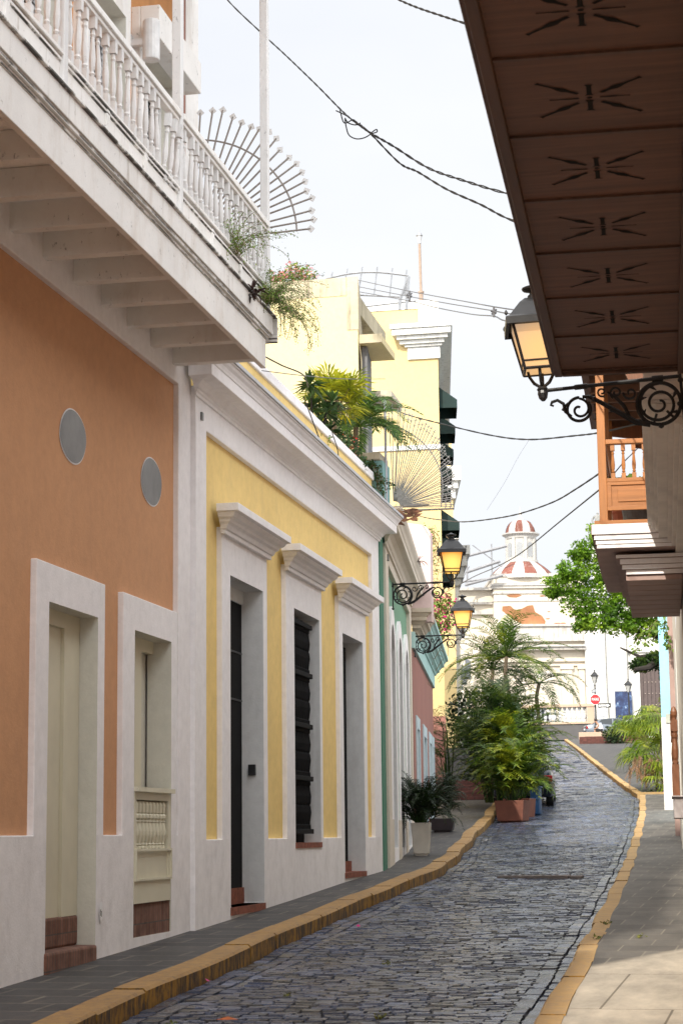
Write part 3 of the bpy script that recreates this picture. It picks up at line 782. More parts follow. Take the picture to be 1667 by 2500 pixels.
fan('fan_guard',(-5.22,18.62,5.99),19,lambda a:1.25+.17*(a/90),2,86,lambda a:1.09,'diamond','rusty fan guard with diamond tips behind the end post of the white balcony')
fan('fan_guard',(-5.16,30.2,5.12),40,lambda a:.94+.72*(max(0,a)/90)**1.3,-2,92,lambda a:(.94+.72*(max(0,a)/90)**1.3)*.80,'cross','white fan guard of many thin spiked rods on the yellow house roof corner',.0075,simple('white_iron_rods',(.36,.35,.34),.5,0,.2,20),.10)
fg=[o for o in col.objects if o.name.startswith('fan_guard')][-1]
mb=MB(); mb.tube([(-5.27,30.15,4.8),(-5.27,30.15,6.86)],.022,8); mb.build('pole',simple('lilac_grey_pole',(.50,.48,.52),.5),fg)
mb=MB(); mb.tube([(-5.25,30.2,5.06),(-4.2,30.2,5.06)],.016,6); mb.tube([(-5.25,30.2,5.12),(-4.6,30.2,5.14)],.018,6); mb.build('base_bar',M['rusty'],fg)

# ================================================================== YELLOW HOUSE
yh=empty('yellow_house',(-5.3,24,-.9),0,'single storey yellow house with white pilasters and three tall openings under white lintels','house')
f=Facade(FL,'reveal')
f.rect(18.66,29.0,-1.5,4.5,0,'frame')
f.rect(18.66,29.0,-1.5,-.02,0,'plinth')
f.rect(19.10,28.42,-.02,4.12,-.06,'wall')
SU=[(19.72,21.73),(22.70,24.75),(25.90,27.85)]; OP=[(20.06,21.53,-.72,2.75),(23.13,24.60,-.08,2.74),(26.13,27.60,-.50,2.73)]
for i,((a,b),(c,d,z0,z1)) in enumerate(zip(SU,OP)):
    f.rect(a,b,-.02,3.22,0,'s%d'%i); f.rect(c,d,z0,z1,-.30,None)
nm={'frame':('pilaster_frame',M['white']),'plinth':('plinth',M['white_low']),'wall':('wall',M['yellow']),'reveal':('reveal',M['reveal'])}
for i in range(3): nm['s%d'%i]=(('door_surround','window_surround','door_surround')[i],M['white'])
f.build(yh,nm)
mb=MB(); mb.box(-13,-5.75,18.8,29.0,-2,4.7); mb.build('house_body',M['yellow'],yh)
LP=[(0,3.14),(.045,3.14),(.045,3.185),(.065,3.19),(.085,3.235),(.115,3.255),(.125,3.28),(.165,3.30),(.185,3.33),(.185,3.345),(.235,3.35),(.235,3.43),(0,3.45)]
for a,b in SU:
    mb=MB(); mb.molding(FL,LP,a,b); mb.build('lintel_cornice',M['white'],yh,bevel=.004)
CP=[(0,4.40),(.02,4.40),(.02,4.43),(.035,4.44),(.035,4.465),(.055,4.475),(.075,4.51),(.11,4.535),(.17,4.545),(.24,4.55),(.24,4.665),(.25,4.67),(.255,4.69),(.268,4.72),(.29,4.745),(.30,4.77),(.315,4.775),(.315,4.792)]
mb=MB(); mb.molding(FL,CP,18.66,29.02); mb.build('cornice',M['white'],yh,bevel=.004)
mb=MB(); mb.molding(FL,[(0,4.793),(.335,4.793),(.335,4.83),(-.0,4.86)],18.66,29.02); mb.build('cornice_capping',M['slate'],yh)
mb=MB(); mb.box(-5.62,-5.42,18.8,29.70,4.6,5.478); mb.build('parapet',M['yellow'],yh)
mb=MB(); mb.box(-5.66,-5.39,18.75,29.75,5.48,5.61); mb.build('parapet_capping',M['white'],yh,bevel=.012)
mb=MB(); mb.fbox(FL,18.68,18.69,-.04,.0,3.9,3.95); mb.fbox(FL,18.86,18.92,.0,.02,4.19,4.27); mb.build('cable_clip',M['greymetal'],yh)
# door 1 (left)
D=-.25
mb=MB(); mb.fbox(FL,20.06,21.52,D-.04,D,-.55,2.6); dr=mb.build('door',M['charcoal'],yh)
mb=MB(); 
for i in range(4): mb.fbox(FL,20.12+i*.095,20.15+i*.095,D,D+.012,.72,1.36)
mb.build('vent_slots',M['black2'],dr)
mb=MB(); mb.fbox(FL,20.06,21.5,D,D+.012,1.50,1.52); mb.fbox(FL,20.06,21.5,D,D+.012,2.03,2.05); mb.build('panel_lines',M['black2'],dr)
mb=MB(); mb.fbox(FL,20.06,21.53,-.3,D+.02,2.6,2.75); mb.build('door_frame',M['reveal'],yh)
mb=MB(); mb.fbox(FL,20.05,21.54,-.31,-.23,-.82,-.55); mb.fbox(FL,20.04,21.54,-.3,.015,-.80,-.72); mb.build('sill',M['sillbrick'],yh)
mb=MB(); mb.fbox(FL,21.49,21.527,-.17,-.09,.68,.80); mb.build('intercom',M['black2'],yh)
mb=MB(); mb.fbox(FL,19.9,21.7,-.42,-.31,-.9,2.9); mb.fbox(FL,23.0,24.8,-.42,-.31,-.9,2.9); mb.fbox(FL,26.0,27.7,-.42,-.31,-.9,2.9); split_build(mb,'inner_wall',M['hole'],yh)
# door 3
mb=MB(); mb.fbox(FL,26.13,27.59,D-.04,D,-.35,2.66); mb.build('door',M['charcoal'],yh)
mb=MB(); mb.fbox(FL,26.12,27.61,-.31,-.2,-.6,-.35); mb.fbox(FL,26.10,27.62,-.3,.015,-.56,-.49); mb.build('sill',M['sillbrick'],yh)
mb=MB(); mb.fbox(FL,23.12,24.61,-.3,.012,-.14,-.075); mb.build('sill',M['sillbrick'],yh)
# window grille: turned wooden spindles
wg=MB()
for z in (2.62,2.0,1.36,.71,.06): wg.fbox(FL,23.13,24.40,-.17,-.05,z-.03,z+.03)
wgo=wg.build('window_grille',M['charcoal'],yh,bevel=.006)
for (z0,z1) in ((.09,.68),(.74,1.33),(1.39,1.97),(2.03,2.59)):
    for i in range(13):
        p=FL.p(23.2+i*.094,-.11,z0); mb=MB(); h=z1-z0
        mb.lathe([(.036,0),(.036,.08*h),(.026,.1*h),(.033,.2*h),(.044,.34*h),(.036,.46*h),(.026,.5*h),(.036,.54*h),(.044,.68*h),(.033,.8*h),(.026,.9*h),(.036,.92*h),(.036,h)],7,Matrix.Translation(p)); mb.build('spindle',M['charcoal'],wgo)
mb=MB(); mb.fbox(FL,23.13,24.6,-.26,-.22,-.08,2.74); mb.build('shutter',M['charcoal'],yh)

# ================================================================== GREEN HOUSE
gh_=empty('green_house',FG.p(4.5,0,-.5),0,'green house with three arched cream openings between the yellow and the pink house','house')
f=Facade(FG,'reveal')
f.rect(.42,8.9,-1.3,4.5,0,'frame'); f.rect(1.35,8.35,.25,4.28,-.07,'wall')
AR=[2.72,5.05,7.38]; zs=2.95
for c in AR:
    f.rect(c-.82,c+.82,-1.3,zs,-.02,'arch'); f.rect(c-.82,c+.82,zs,zs+.9,-.07,None); f.rect(c-.52,c+.52,-.2,zs,-.36,None)
f.build(gh_,{'frame':('pilaster_frame',M['creamwall']),'wall':('wall',M['green']),'arch':('arch_surround',M['white']),'reveal':('reveal',M['reveal'])})
F=FG
for c in AR:
    mg=MB(); ma=MB(); mr=MB(); n=12
    for i in range(n):
        a0,a1=R(180-180*i/n),R(180-180*(i+1)/n)
        O0,O1=(c+.82*cos(a0),zs+.82*sin(a0)),(c+.82*cos(a1),zs+.82*sin(a1)); I0,I1=(c+.52*cos(a0),zs+.52*sin(a0)),(c+.52*cos(a1),zs+.52*sin(a1))
        mg.quad(F.p(O0[0],-.07,O0[1]),F.p(O1[0],-.07,O1[1]),F.p(O1[0],-.07,zs+.9),F.p(O0[0],-.07,zs+.9))
        ma.quad(F.p(I0[0],-.02,I0[1]),F.p(I1[0],-.02,I1[1]),F.p(O1[0],-.02,O1[1]),F.p(O0[0],-.02,O0[1]))
        ma.quad(F.p(O0[0],-.02,O0[1]),F.p(O1[0],-.02,O1[1]),F.p(O1[0],-.07,O1[1]),F.p(O0[0],-.07,O0[1]))
        mr.quad(F.p(I0[0],-.02,I0[1]),F.p(I1[0],-.02,I1[1]),F.p(I1[0],-.36,I1[1]),F.p(I0[0],-.36,I0[1]))
    mg.build('wall_spandrel',M['green'],gh_); ma.build('arch_ring',M['white'],gh_); mr.build('arch_reveal',M['reveal'],gh_)
    mb=MB(); mb.disc([F.p(c-.55,-.34,-.3),F.p(c+.55,-.34,-.3),F.p(c+.55,-.34,zs)]+[F.p(c+.55*cos(R(15*k)),-.34,zs+.55*sin(R(15*k))) for k in range(1,12)]+[F.p(c-.55,-.34,zs)]); mb.build('door',simple('dim_brown_door',(.11,.085,.08),.6),gh_)
mb=MB(); mb.fbox(F,-.42,.42,-.03-.3,-.03,-1.3,4.62); mb.build('corner_pilaster',M['dkgreen'],gh_)
mb=MB(); mb.fbox(F,-.4,8.9,-7,-.5,-1.5,4.7); mb.build('house_body',M['green'],gh_)
GP=[(0,4.46),(.03,4.46),(.03,4.52),(.05,4.54),(.07,4.60),(.13,4.66),(.20,4.68),(.22,4.69),(.22,4.78),(.235,4.80),(.25,4.86),(.285,4.92),(.30,4.96),(.30,5.02),(-.05,5.06)]
mb=MB(); mb.molding(F,GP,.42,8.9,True,True); mb.build('cornice',M['creamwall'],gh_)
mb=MB(); mb.fbox(F,.3,8.9,-.30,-.06,4.7,5.2); mb.build('parapet',M['creamwall'],gh_)
mb=MB(); mb.box(-5.60,-5.27,29.85,30.5,4.6,5.82); tw=mb.build('chimney',M['teal'],gh_)
mb=MB(); mb.box(-5.66,-5.30,29.80,30.55,5.822,5.95); mb.build('capping',M['cornice_old'],tw,bevel=.02)
mb=MB(); mb.fbox(F,.95,1.06,0,.03,4.30,4.40); mb.build('old_bracket',M['stone'],gh_)

# ================================================================== PINK HOUSE
ph=empty('pink_house',FG.p(14.5,0,.1),0,'dusty pink house with turquoise cornice and pale blue window surrounds','house')
f=Facade(FG,'reveal')
f.rect(8.95,20.0,-1.3,3.66,0,'wall'); f.rect(8.95,20.0,3.66,3.98,.06,'frieze')
for i,(a,b) in enumerate(((10.1,11.6),(13.4,15.25),(16.65,18.2),(18.7,19.8))):
    f.rect(a,b,.0,2.40,.03,'w%d'%i); f.rect(a+.22,b-.22,.2,2.15,-.22,None)
nm={'wall':('wall',M['pink']),'frieze':('frieze',M['turq']),'reveal':('reveal',M['bluewhite'])}
for i in range(4): nm['w%d'%i]=('window_surround',M['bluewhite'])
f.build(ph,nm)
mb=MB(); mb.fbox(FG,9.2,19.9,-.32,-.23,0,2.5); mb.build('shutter_panel',simple('pale_shutter',(.38,.42,.45),.7),ph)
mb=MB(); mb.fbox(FG,8.95,20,-7,-.5,-1.5,4.2); mb.build('house_body',M['pink'],ph)
PP=[(.06,3.98),(.09,3.985),(.11,4.03),(.15,4.06),(.18,4.07),(.18,4.13),(.20,4.14),(.24,4.19),(.29,4.21),(.30,4.22),(.30,4.29),(.32,4.30),(.35,4.35),(.40,4.37),(.40,4.45),(-.1,4.48)]
mb=MB(); mb.molding(FG,PP,11.2,20.0,False,True); mb.build('cornice',M['turq'],ph)
mb=MB(); mb.molding(FG,PP,9.35,11.18,True,False); mb.build('weathered_cornice',M['cornice_old'],ph)
mb=MB(); pts=[(-7.4,4.2),(-5.86,4.2),(-5.86,5.85)]+[(-6.1+.24*cos(R(a)),5.93+.24*sin(R(a))) for a in range(0,91,15)]+[(-6.1,6.17),(-7.4,6.40)]
n=len(pts); mb.add([(x,38.55,z) for x,z in pts]+[(x,38.85,z) for x,z in pts],[tuple(range(n)),tuple(range(2*n-1,n-1,-1))]+[(i,n+i,n+(i+1)%n,(i+1)%n) for i in range(n)])
mb.build('party_wall',M['pinkpale'],ph)

# ================================================================== CREAM BLOCK
cb=empty('cream_block',(-10,45,0),0,'tall plain cream block with a stained parapet above the yellow house roof','building')
mb=MB(); xA,yA=-7.93,42.0; d=(-.155,.988)
def along(x,y,t): return (x+d[0]*t,y+d[1]*t)
def prism(mb,P,z0,z1):
    n=len(P); mb.add([(*p,z0) for p in P]+[(*p,z1) for p in P],[tuple(range(n-1,-1,-1)),tuple(n+i for i in range(n))]+[(i,(i+1)%n,n+(i+1)%n,n+i) for i in range(n)])
B2=along(xA,yA,5.2)
prism(mb,[(-16,yA),(xA,yA),B2,(-16,B2[1])],-1,12.2); mb.build('wall',M['cream'],cb)
mb=MB(); prism(mb,[(-16.02,yA-.012),(xA-.25,yA-.012),(xA-.25,B2[1]-.1),(-16.02,B2[1]-.1)],12.0,12.42)
prism(mb,[(xA-.24,yA-.014),(xA+.015,yA-.014),(B2[0]+.015,B2[1]),(B2[0]-.3,B2[1])],11.2,12.43); mb.build('stained_parapet',M['moss'],cb)
mb=MB(); prism(mb,[(-7.92,42.1),(-7.42,42.1),(-7.42,43.9),(-8.18,43.9)],10.92,11.08); mb.build('canopy_slab',M['cream'],cb)
mb=MB(); prism(mb,[(-7.92,42.08),(-7.40,42.08),(-7.40,42.10),(-7.92,42.10)],10.90,11.10); mb.build('canopy_edge',M['moss'],cb)
mb=MB(); prism(mb,[(-7.92,43.2),(-7.40,43.2),(-7.42,44.8),(-8.18,44.8)],9.9,10.05); mb.build('canopy_slab',M['cornice_old'],cb)
mb=MB(); prism(mb,[(-7.92,42.4),(-7.80,42.4),(-7.98,43.9),(-8.1,43.9)],3,10.9); mb.build('shaded_side',simple('shade_grey',(.14,.14,.15),.8),cb)  # dark grey colour stands for shade on the block's street side

# roof grid frame
rg=empty('roof_frame',(-9,50,13.8),0,'curved dark iron frame standing on the roof edge beside the cream block','metal frame')
mb=MB(); Y=50
def arcpt(t): return (-10.6+2.55*t,Y,14.72+.18*sin(pi*t)-.0*t)
mb.tube([arcpt(i/10) for i in range(11)],.03,5); mb.tube([(-10.4,Y,14.35),(-9.3,Y,14.27),(-8.25,Y,14.15)],.028,5); mb.tube([(-10.6,Y,13.9),(-9.2,Y,13.95),(-7.85,Y,14.02)],.025,5)
for t in (.02,.18,.34,.5,.66,.82,.97):
    p=arcpt(t); mb.tube([(p[0]+.03,Y,p[2]+.15),(p[0]-.14*(1.2-t),Y,14.2+.1*(1-t))],.022,5)
mb.tube([(-8.05,Y,14.7),(-8.28,Y,14.1),(-8.3,Y,13.8)],.045,5); mb.tube([(-8.05,Y,14.7),(-8.12,Y,13.8)],.05,5)
mb.build('bars',M['galv'],rg)

# ================================================================== PALE YELLOW TOWER
tw=empty('yellow_tower',(-12,62,1),0,'tall pale yellow building with white cornice and dark green awnings','building')
FT=Frame(-8.76,60,8.9,1)
mb=MB(); F=FT
def wallslab(mb,z0,z1,ex=0,back=20): 
    P=[F.p(-ex,ex,0)[:2],F.p(back,ex,0)[:2],(-20,F.p(back,0,0)[1]),(-20,60-ex)]
    P[0]=(F.p(0,ex,0)[0],60-ex)
    prism(mb,P[::-1],z0,z1)
wallslab(mb,3.6,16.55); mb.build('wall',M['tower'],tw)
mb=MB(); wallslab(mb,-.5,3.6,.02); mb.build('ground_floor_wall',M['pink'],tw)
mb=MB(); prism(mb,[(-12.0,59.97),(-9.35,59.97),(-9.35,61),(-12.0,61)],16.56,16.85); mb.build('roof_edge',M['towerwhite'],tw)
mb=MB(); prism(mb,[(-9.345,59.9),(-8.70,59.9),(-8.9,61.2),(-9.5,61.2)],15.95,16.8); mb.build('roof_pier',M['churchwhite'],tw)
mb=MB()
for ex,z0,z1,xl in ((.08,14.9,15.28,-9.72),(.16,15.29,15.36,-9.8),(.25,15.37,15.48,-9.95),(.38,15.49,15.60,-10.02),(.50,15.61,15.80,-10.15),(.56,15.81,15.95,-10.2)):
    P=[(xl,60-ex),(F.p(0,ex,0)[0],60-ex),F.p(19,ex,0)[:2],F.p(19,-.3,0)[:2],(xl,60.3)]
    prism(mb,P,z0,z1)
mb.build('cornice',M['towerwhite'],tw)
mb=MB(); prism(mb,[(-11.5,59.94),(-8.74,59.94),(-8.74,60.1),(-11.5,60.1)],11.98,12.12); mb.build('string_course',M['towerwhite'],tw)
for zt,n,y0,st in ((14.05,5,.35,4.1),(10.15,4,.6,4.3)):
    for i in range(n):
        s0=y0+i*st
        aw=MB(); w=1.7; z=zt
        A=[F.p(s0,.0,z),F.p(s0+w,.0,z),F.p(s0+w,.58,z-.42),F.p(s0,.58,z-.42),F.p(s0,.58,z-.68),F.p(s0+w,.58,z-.68),F.p(s0,0,z-.68),F.p(s0+w,0,z-.68)]
        aw.add(A,[(0,1,2,3),(3,2,5,4),(0,3,4,6),(1,7,5,2)]); aw.build('awning',M['awning'],tw)
        mb=MB(); mb.fbox(F,s0+.2,s0+w-.2,-.15,.015,z-1.9,z-.1); mb.build('window',M['dw'],tw)
# roof lamp
rl=empty('roof_lamp_post',(-9.62,62.3,16.5),0,'thin brown lamp post standing on the roof of the yellow tower','lamp post')
mb=MB(); mb.tube([(-9.62,62.3,16.4),(-9.62,62.3,17.75)],.07,8); mb.tube([(-9.62,62.3,17.6),(-9.64,62.3,19.4)],.045,8); mb.lathe([(.1,0),(.1,.06)],8,Matrix.Translation((-9.62,62.3,17.72))); mb.build('pole',simple('tan_pole',(.30,.22,.17),.6),rl)
mb=MB(); mb.lathe([(.08,0),(.15,.42),(.15,.44)],6,Matrix.Translation((-9.64,62.3,19.42))@Matrix.Scale(.62,4)); mb.build('lantern_glass',simple('smoky_glass',(.45,.45,.46),.2),rl)
mb=MB(); mb.lathe([(.2,.44),(.10,.60),(.02,.68),(.02,.78)],6,Matrix.Translation((-9.64,62.3,19.42))@Matrix.Scale(.62,4)); mb.lathe([(.05,-.06),(.09,0),(.09,.02)],6,Matrix.Translation((-9.64,62.3,19.42))@Matrix.Scale(.62,4)); mb.build('lantern_cap',M['galv'],rl)

# further buildings down the left side
fb=empty('far_yellow_corner_building',(-15,97,4),0,'distant yellow building with grey white cornices past the awnings','building')
dd=(-.19,.98)
def blk(mb,x,y,ex,z0,z1,ln=10,xl=-26):
    prism(mb,[(xl,y-ex),(x+ex,y-ex),(x+ex+dd[0]*ln,y+dd[1]*ln),(xl,y+dd[1]*ln)],z0,z1)
mb=MB(); blk(mb,-12.85,92,0,3,18.7); mb.build('wall',M['tower'],fb)
mb=MB()
for ex,z0,z1 in ((.15,15.9,16.35),(.3,16.36,16.7),(.48,16.71,17.4),(.1,13.6,13.9),(.3,13.91,14.5)): blk(mb,-12.85,92,ex,z0,z1)
mb.build('cornice',M['towerwhite'],fb)
wb=empty('far_white_building',(-16,110,5),0,'distant white building with deep grey eaves left of the church','building')
mb=MB(); blk(mb,-14.3,104,0,4,14.4,14); mb.build('wall',M['churchwhite'],wb)
mb=MB(); 
for ex,z0,z1 in ((.15,13.2,13.6),(.35,13.61,14.2),(.55,14.21,14.8),(.75,14.81,15.3)): blk(mb,-14.3,104,ex,z0,z1,14)
mb.build('cornice',simple('grey_eaves',(.46,.46,.44),.8,0,.15,1),wb)
for z in (11.6,8.6):
    for y in (105,109,113):
        x=-14.3+dd[0]*(y-104)/.98
        mb=MB(); mb.box(x-.3,x+.35,y,y+2,z-.2,z); mb.box(x+.3,x+.35,y,y+2,z,z+.8); mb.build('balcony',M['galv'],wb)
    mb=MB(); mb.box(-16.2,-15.3,103.97,103.99,z,z+2); mb.build('window',M['dw'],wb)


def blob_leaves(mb,c,r,n,sz,squash=1,fn=None,hang=0):
    for _ in range(n):
        while True:
            v=Vector((rnd.uniform(-1,1),rnd.uniform(-1,1),rnd.uniform(-1,1)))
            if .25<v.length<1: break
        p=Vector(c)+Vector((v.x*r,v.y*r,v.z*r*squash))
        q=Vector((rnd.gauss(0,1),rnd.gauss(0,1),rnd.gauss(0,.6)-hang)).normalized(); a=q.cross(Vector((rnd.gauss(0,1),rnd.gauss(0,1),rnd.gauss(0,1)))).normalized()
        s=sz*rnd.uniform(.6,1.3)
        mb.add([p,p+q*s*.5+a*s*.3,p+q*s,p+q*s*.5-a*s*.3],[(0,1,2,3)])


# ================================================================== RIGHT SIDE
rh=empty('right_townhouse',(.5,18,-1),0,'cream plastered townhouse along the right kerb with a stepped white cornice','house')
F=FR
mb=MB(); mb.fbox(F,-4,33.5,-.5,0,-2,3.35); mb.fbox(F,33.5,46,-.5,0,-2,4.6); mb.build('wall',M['creamwall'],rh)
mb=MB(); mb.fbox(F,-4,33.5,-.5,0,3.352,6.2); mb.build('upper_wall',M['white'],rh)
mb=MB()
for k,(o,z0,z1) in enumerate(((.06,2.86,2.90),(.10,2.905,2.95),(.14,2.955,2.985),(.23,2.99,3.05),(.26,3.055,3.08),(.30,3.085,3.12),(.335,3.125,3.22))):
    mb.fbox(F,14.05,20.62,-.05,o+.02,z0,z1)
mb.fbox(F,14.05,20.6,-.05,.33,3.222,3.55)
mb.build('cornice',simple('cream_cornice_paint',(.76,.70,.64),.8,0,.12,2),rh,bevel=.004)
mb=MB(); mb.fbox(F,-2,33.5,-.4,.30,6.2,6.4); mb.build('roof_edge',M['white'],rh)
# brown pilaster strip, sill
mb=MB(); mb.fbox(F,40.5,41.1,0,.10,-.6,4.6); mb.build('pilaster',M['pinkwood'],rh)
mb=MB(); mb.fbox(F,34.5,36,.0,.012,-.3,3.3); mb.build('door_surround',M['churchwhite'],rh)
# turned wood window bay
wb2=empty('window_bay',F.p(30.2,.1,.2),0,'projecting window bay with brown turned wooden posts on a grey sill, right wall','window bay')
mb=MB(); mb.fbox(F,29.6,31.4,.0,.16,.20,.50); mb.fbox(F,29.55,31.45,.0,.18,.505,.53); mb.build('sill',simple('grey_sill_paint',(.36,.32,.32),.7),wb2,bevel=.01)
for i in range(4):
    p=F.p(29.75+i*.5,.11,.53); mb=MB(); Mx=Matrix.Translation(p)
    mb.box(-.05,.05,-.05,.05,0,.46,Mx)
    mb.lathe([(.035,.46),(.05,.49),(.035,.52),(.045,.56),(.05,.68),(.036,.84),(.05,.86),(.05,.9),(.036,.92),(.05,.95)],10,Mx); mb.box(-.05,.05,-.05,.05,.95,1.12,Mx)
    mb.lathe([(.03,1.12),(.03,1.15),(.05,1.19),(.052,1.24),(.03,1.30),(.005,1.32)],10,Mx); mb.build('turned_post',M['wood_post'],wb2)
mb=MB(); mb.fbox(F,29.7,31.3,.09,.13,.98,1.05); mb.build('rail',M['wood_post'],wb2)
for z in (3.74,3.02):
    k=empty('spotlight',F.p(24,.0,z),0,'%s black round spotlight on the cream wall at the right edge'%('upper' if z>3.5 else 'lower'),'spotlight','black wall spotlights')
    c=F.p(24,.16,z); mb=MB(); Mx=Matrix.Translation(c)@Matrix.Rotation(R(100),4,'X'); mb.lathe([(.02,-.10),(.055,-.08),(.06,.02),(.052,.03)],12,Mx); mb.build('lamp_head',M['black2'],k)
    mb=MB(); mb.tube([F.p(24,0,z),F.p(24.02,.14,z)],.014,6); mb.build('arm',M['black2'],k)

# near wooden balcony seen from beneath
nb=empty('dark_wooden_balcony',F.p(8,.6,3.2),0,'dark panelled wooden balcony underside with carved star cut-outs, overhead right','balcony')
Y1=13.55; pitch=.945
so=.885
def bp_(o,s,z): return F.p(s,o,z)
for i in range(9):
    s1=Y1-.06-i*pitch; s0=s1-pitch+.012
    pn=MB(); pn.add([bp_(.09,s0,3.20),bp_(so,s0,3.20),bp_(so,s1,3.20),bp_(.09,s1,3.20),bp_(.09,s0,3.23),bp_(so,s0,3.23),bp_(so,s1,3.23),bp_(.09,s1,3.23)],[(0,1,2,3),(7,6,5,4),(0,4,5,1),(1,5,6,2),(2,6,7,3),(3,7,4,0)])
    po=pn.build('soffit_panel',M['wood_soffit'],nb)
    cx,cy=.50,(s0+s1)/2+.02; c=MB(); zz=3.1975
    def spd(x0,y0,x1,y1,w,bulge=1.9,flare=False):
        dx,dy=x1-x0,y1-y0; l=math.hypot(dx,dy); nx,ny=-dy/l,dx/l
        if flare: ps=[(0,1.9),(.12,1.0),(.88,1.0),(1,1.9)]
        else: ps=[(0,.9),(.22,1.0),(.34,bulge),(.44,bulge*.9),(.6,.7),(.92,.6),(1,1.2)]
        Lf=[bp_(cx-(x0+dx*t+nx*w*k),cy+y0+dy*t+ny*w*k,zz) for t,k in ps]; Rt=[bp_(cx-(x0+dx*t-nx*w*k),cy+y0+dy*t-ny*w*k,zz) for t,k in ps]
        c.disc(Lf+Rt[::-1])
    for sx in (-1,1):
        for sy in (-1,1): spd(sx*.050,sy*.055,sx*.225,sy*.205,.0105)
        spd(sx*.045,0,sx*.175,0,.006,1.2)
    for sy in (-1,1): spd(0,sy*.03,0,sy*.155,.011,flare=True)
    c.disc([bp_(cx+.013*cos(t*pi/6),cy+.012*sin(t*pi/6),zz) for t in range(12)])
    c.build('cut_out',M['hole'],po)
mb=MB()
for i in range(10):
    s=Y1-.06-i*pitch; mb.fbox(F,s-.022,s+.004,.09,so,3.188,3.2)
split_build(mb,'panel_rib',M['wood_dk'],nb)
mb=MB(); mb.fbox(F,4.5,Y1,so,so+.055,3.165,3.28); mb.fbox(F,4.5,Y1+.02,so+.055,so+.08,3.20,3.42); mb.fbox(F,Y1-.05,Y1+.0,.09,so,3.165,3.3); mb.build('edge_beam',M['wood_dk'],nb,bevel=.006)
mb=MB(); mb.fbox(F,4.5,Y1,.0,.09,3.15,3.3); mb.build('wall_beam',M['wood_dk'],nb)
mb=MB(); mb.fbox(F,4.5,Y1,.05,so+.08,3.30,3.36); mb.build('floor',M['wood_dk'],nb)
for s in (4.6,7.6,10.5,13.4):
    mb=MB(); mb.fbox(F,s,s+.1,so-.02,so+.08,3.36,5.6); mb.build('post',M['wood_or'],nb)
mb=MB(); mb.fbox(F,4.6,13.5,so-.02,so+.08,4.25,4.32); mb.fbox(F,4.6,13.5,so,so+.06,3.5,3.56); mb.build('handrail',M['wood_or'],nb)
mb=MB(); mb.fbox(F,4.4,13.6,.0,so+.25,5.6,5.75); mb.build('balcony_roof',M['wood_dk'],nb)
for i in range(60):
    p=F.p(4.75+i*.147,so+.03,3.56); mb=MB(); spindle(mb,p[0],p[1],p[2],.69,.026,n=6); mb.build('baluster',M['wood_or'],nb)

# second wooden balcony
b2=empty('orange_wooden_balcony',F.p(22,.4,2.8),0,'sunlit orange wooden balcony on a white moulded base above the right kerb','balcony')
S0,S1=20.3,24.1; OO=.84
mb=MB()
for (o,z0,z1) in ((.885,2.90,2.94),(.895,2.943,2.985),(.91,2.988,3.04),(.935,3.043,3.15)): mb.fbox(F,S0-(o-.86),S1,0,o,z0,z1)
M['shade_brown']=M['pinkwood']  # brown stands in for the shade under the mouldings
mb.build('base_moulding',M['shade_brown'],b2,bevel=.004)
mb=MB()
for (o,z0,z1) in ((.60,2.66,2.71),(.64,2.712,2.76),(.66,2.762,2.82),(.70,2.822,2.86)): mb.fbox(F,S0+.22-(o-.66),S1-.1,0,o,z0,z1)
mb.build('lower_moulding',M['shade_brown'],b2,bevel=.004)
mb=MB()
for (o,z0,z1) in ((.885,2.905,2.94),(.895,2.945,2.985),(.91,2.99,3.04),(.93,3.045,3.148)): mb.fbox(F,S0-(o-.86)-.008,S0-(o-.86)-.001,0,o-.004,z0,z1)
for (o,z0,z1) in ((.60,2.662,2.708),(.64,2.714,2.758),(.66,2.764,2.818),(.70,2.824,2.858)): mb.fbox(F,S0+.22-(o-.66)-.008,S0+.22-(o-.66)-.001,0,o-.004,z0,z1)
split_build(mb,'lit_end_face',M['white'],b2)  # white facings added so the moulding ends read as sunlit
for i in range(8):
    s=S0+.3+i*.46; mb=MB(); mb.fbox(F,s,s+.42,.02,.60,2.60,2.655); mb.fbox(F,s+.42,s+.46,.02,.58,2.62,2.65); mb.build('underside_board',M['pinkwood'],b2,bevel=.004)
mb=MB(); mb.fbox(F,S0-.06,S1,0,.9,3.152,3.19); mb.build('floor',M['wood_orx'],b2)
for s,o in ((S0-.02,OO-.04),(S1-.1,OO-.04),(22.2,OO-.04)):
    mb=MB(); mb.fbox(F,s,s+.085,o-.04,o+.045,3.19,5.05); mb.build('post',M['wood_or'],b2,bevel=.005)
mb=MB(); mb.fbox(F,S0-.03,S0+.05,.0,OO-.08,4.0,4.05); mb.fbox(F,S0-.02,S0+.04,.0,OO-.08,3.60,3.64); mb.fbox(F,S0+.07,S1-.1,OO-.08,OO+.0,4.0,4.05); mb.fbox(F,S0+.07,S1-.1,OO-.07,OO-.01,3.60,3.64); mb.build('handrail',M['wood_orx'],b2,bevel=.004)
mb=MB(); mb.fbox(F,S0,S0+.03,.0,OO-.08,3.34,3.60); mb.fbox(F,S0-.015,S0,.0,OO-.08,3.30,3.345); mb.fbox(F,S0-.015,S0,.0,OO-.08,3.565,3.60); mb.fbox(F,S0-.015,S0,OO-.125,OO-.08,3.345,3.565); mb.fbox(F,S0-.012,S0,.10,OO-.19,3.39,3.52)
mb.build('raised_panel',M['wood_orx'],b2,bevel=.003)
for i in range(7):
    p=F.p(S0+.01,OO-.15-i*.108,3.64); mb=MB(); spindle(mb,p[0],p[1],p[2],.36,.021,n=8); mb.build('baluster',M['wood_or'],b2)
for i in range(26):
    p=F.p(S0+.2+i*.14,OO-.04,3.64); mb=MB(); spindle(mb,p[0],p[1],p[2],.36,.021,n=6); mb.build('baluster',M['wood_or'],b2)
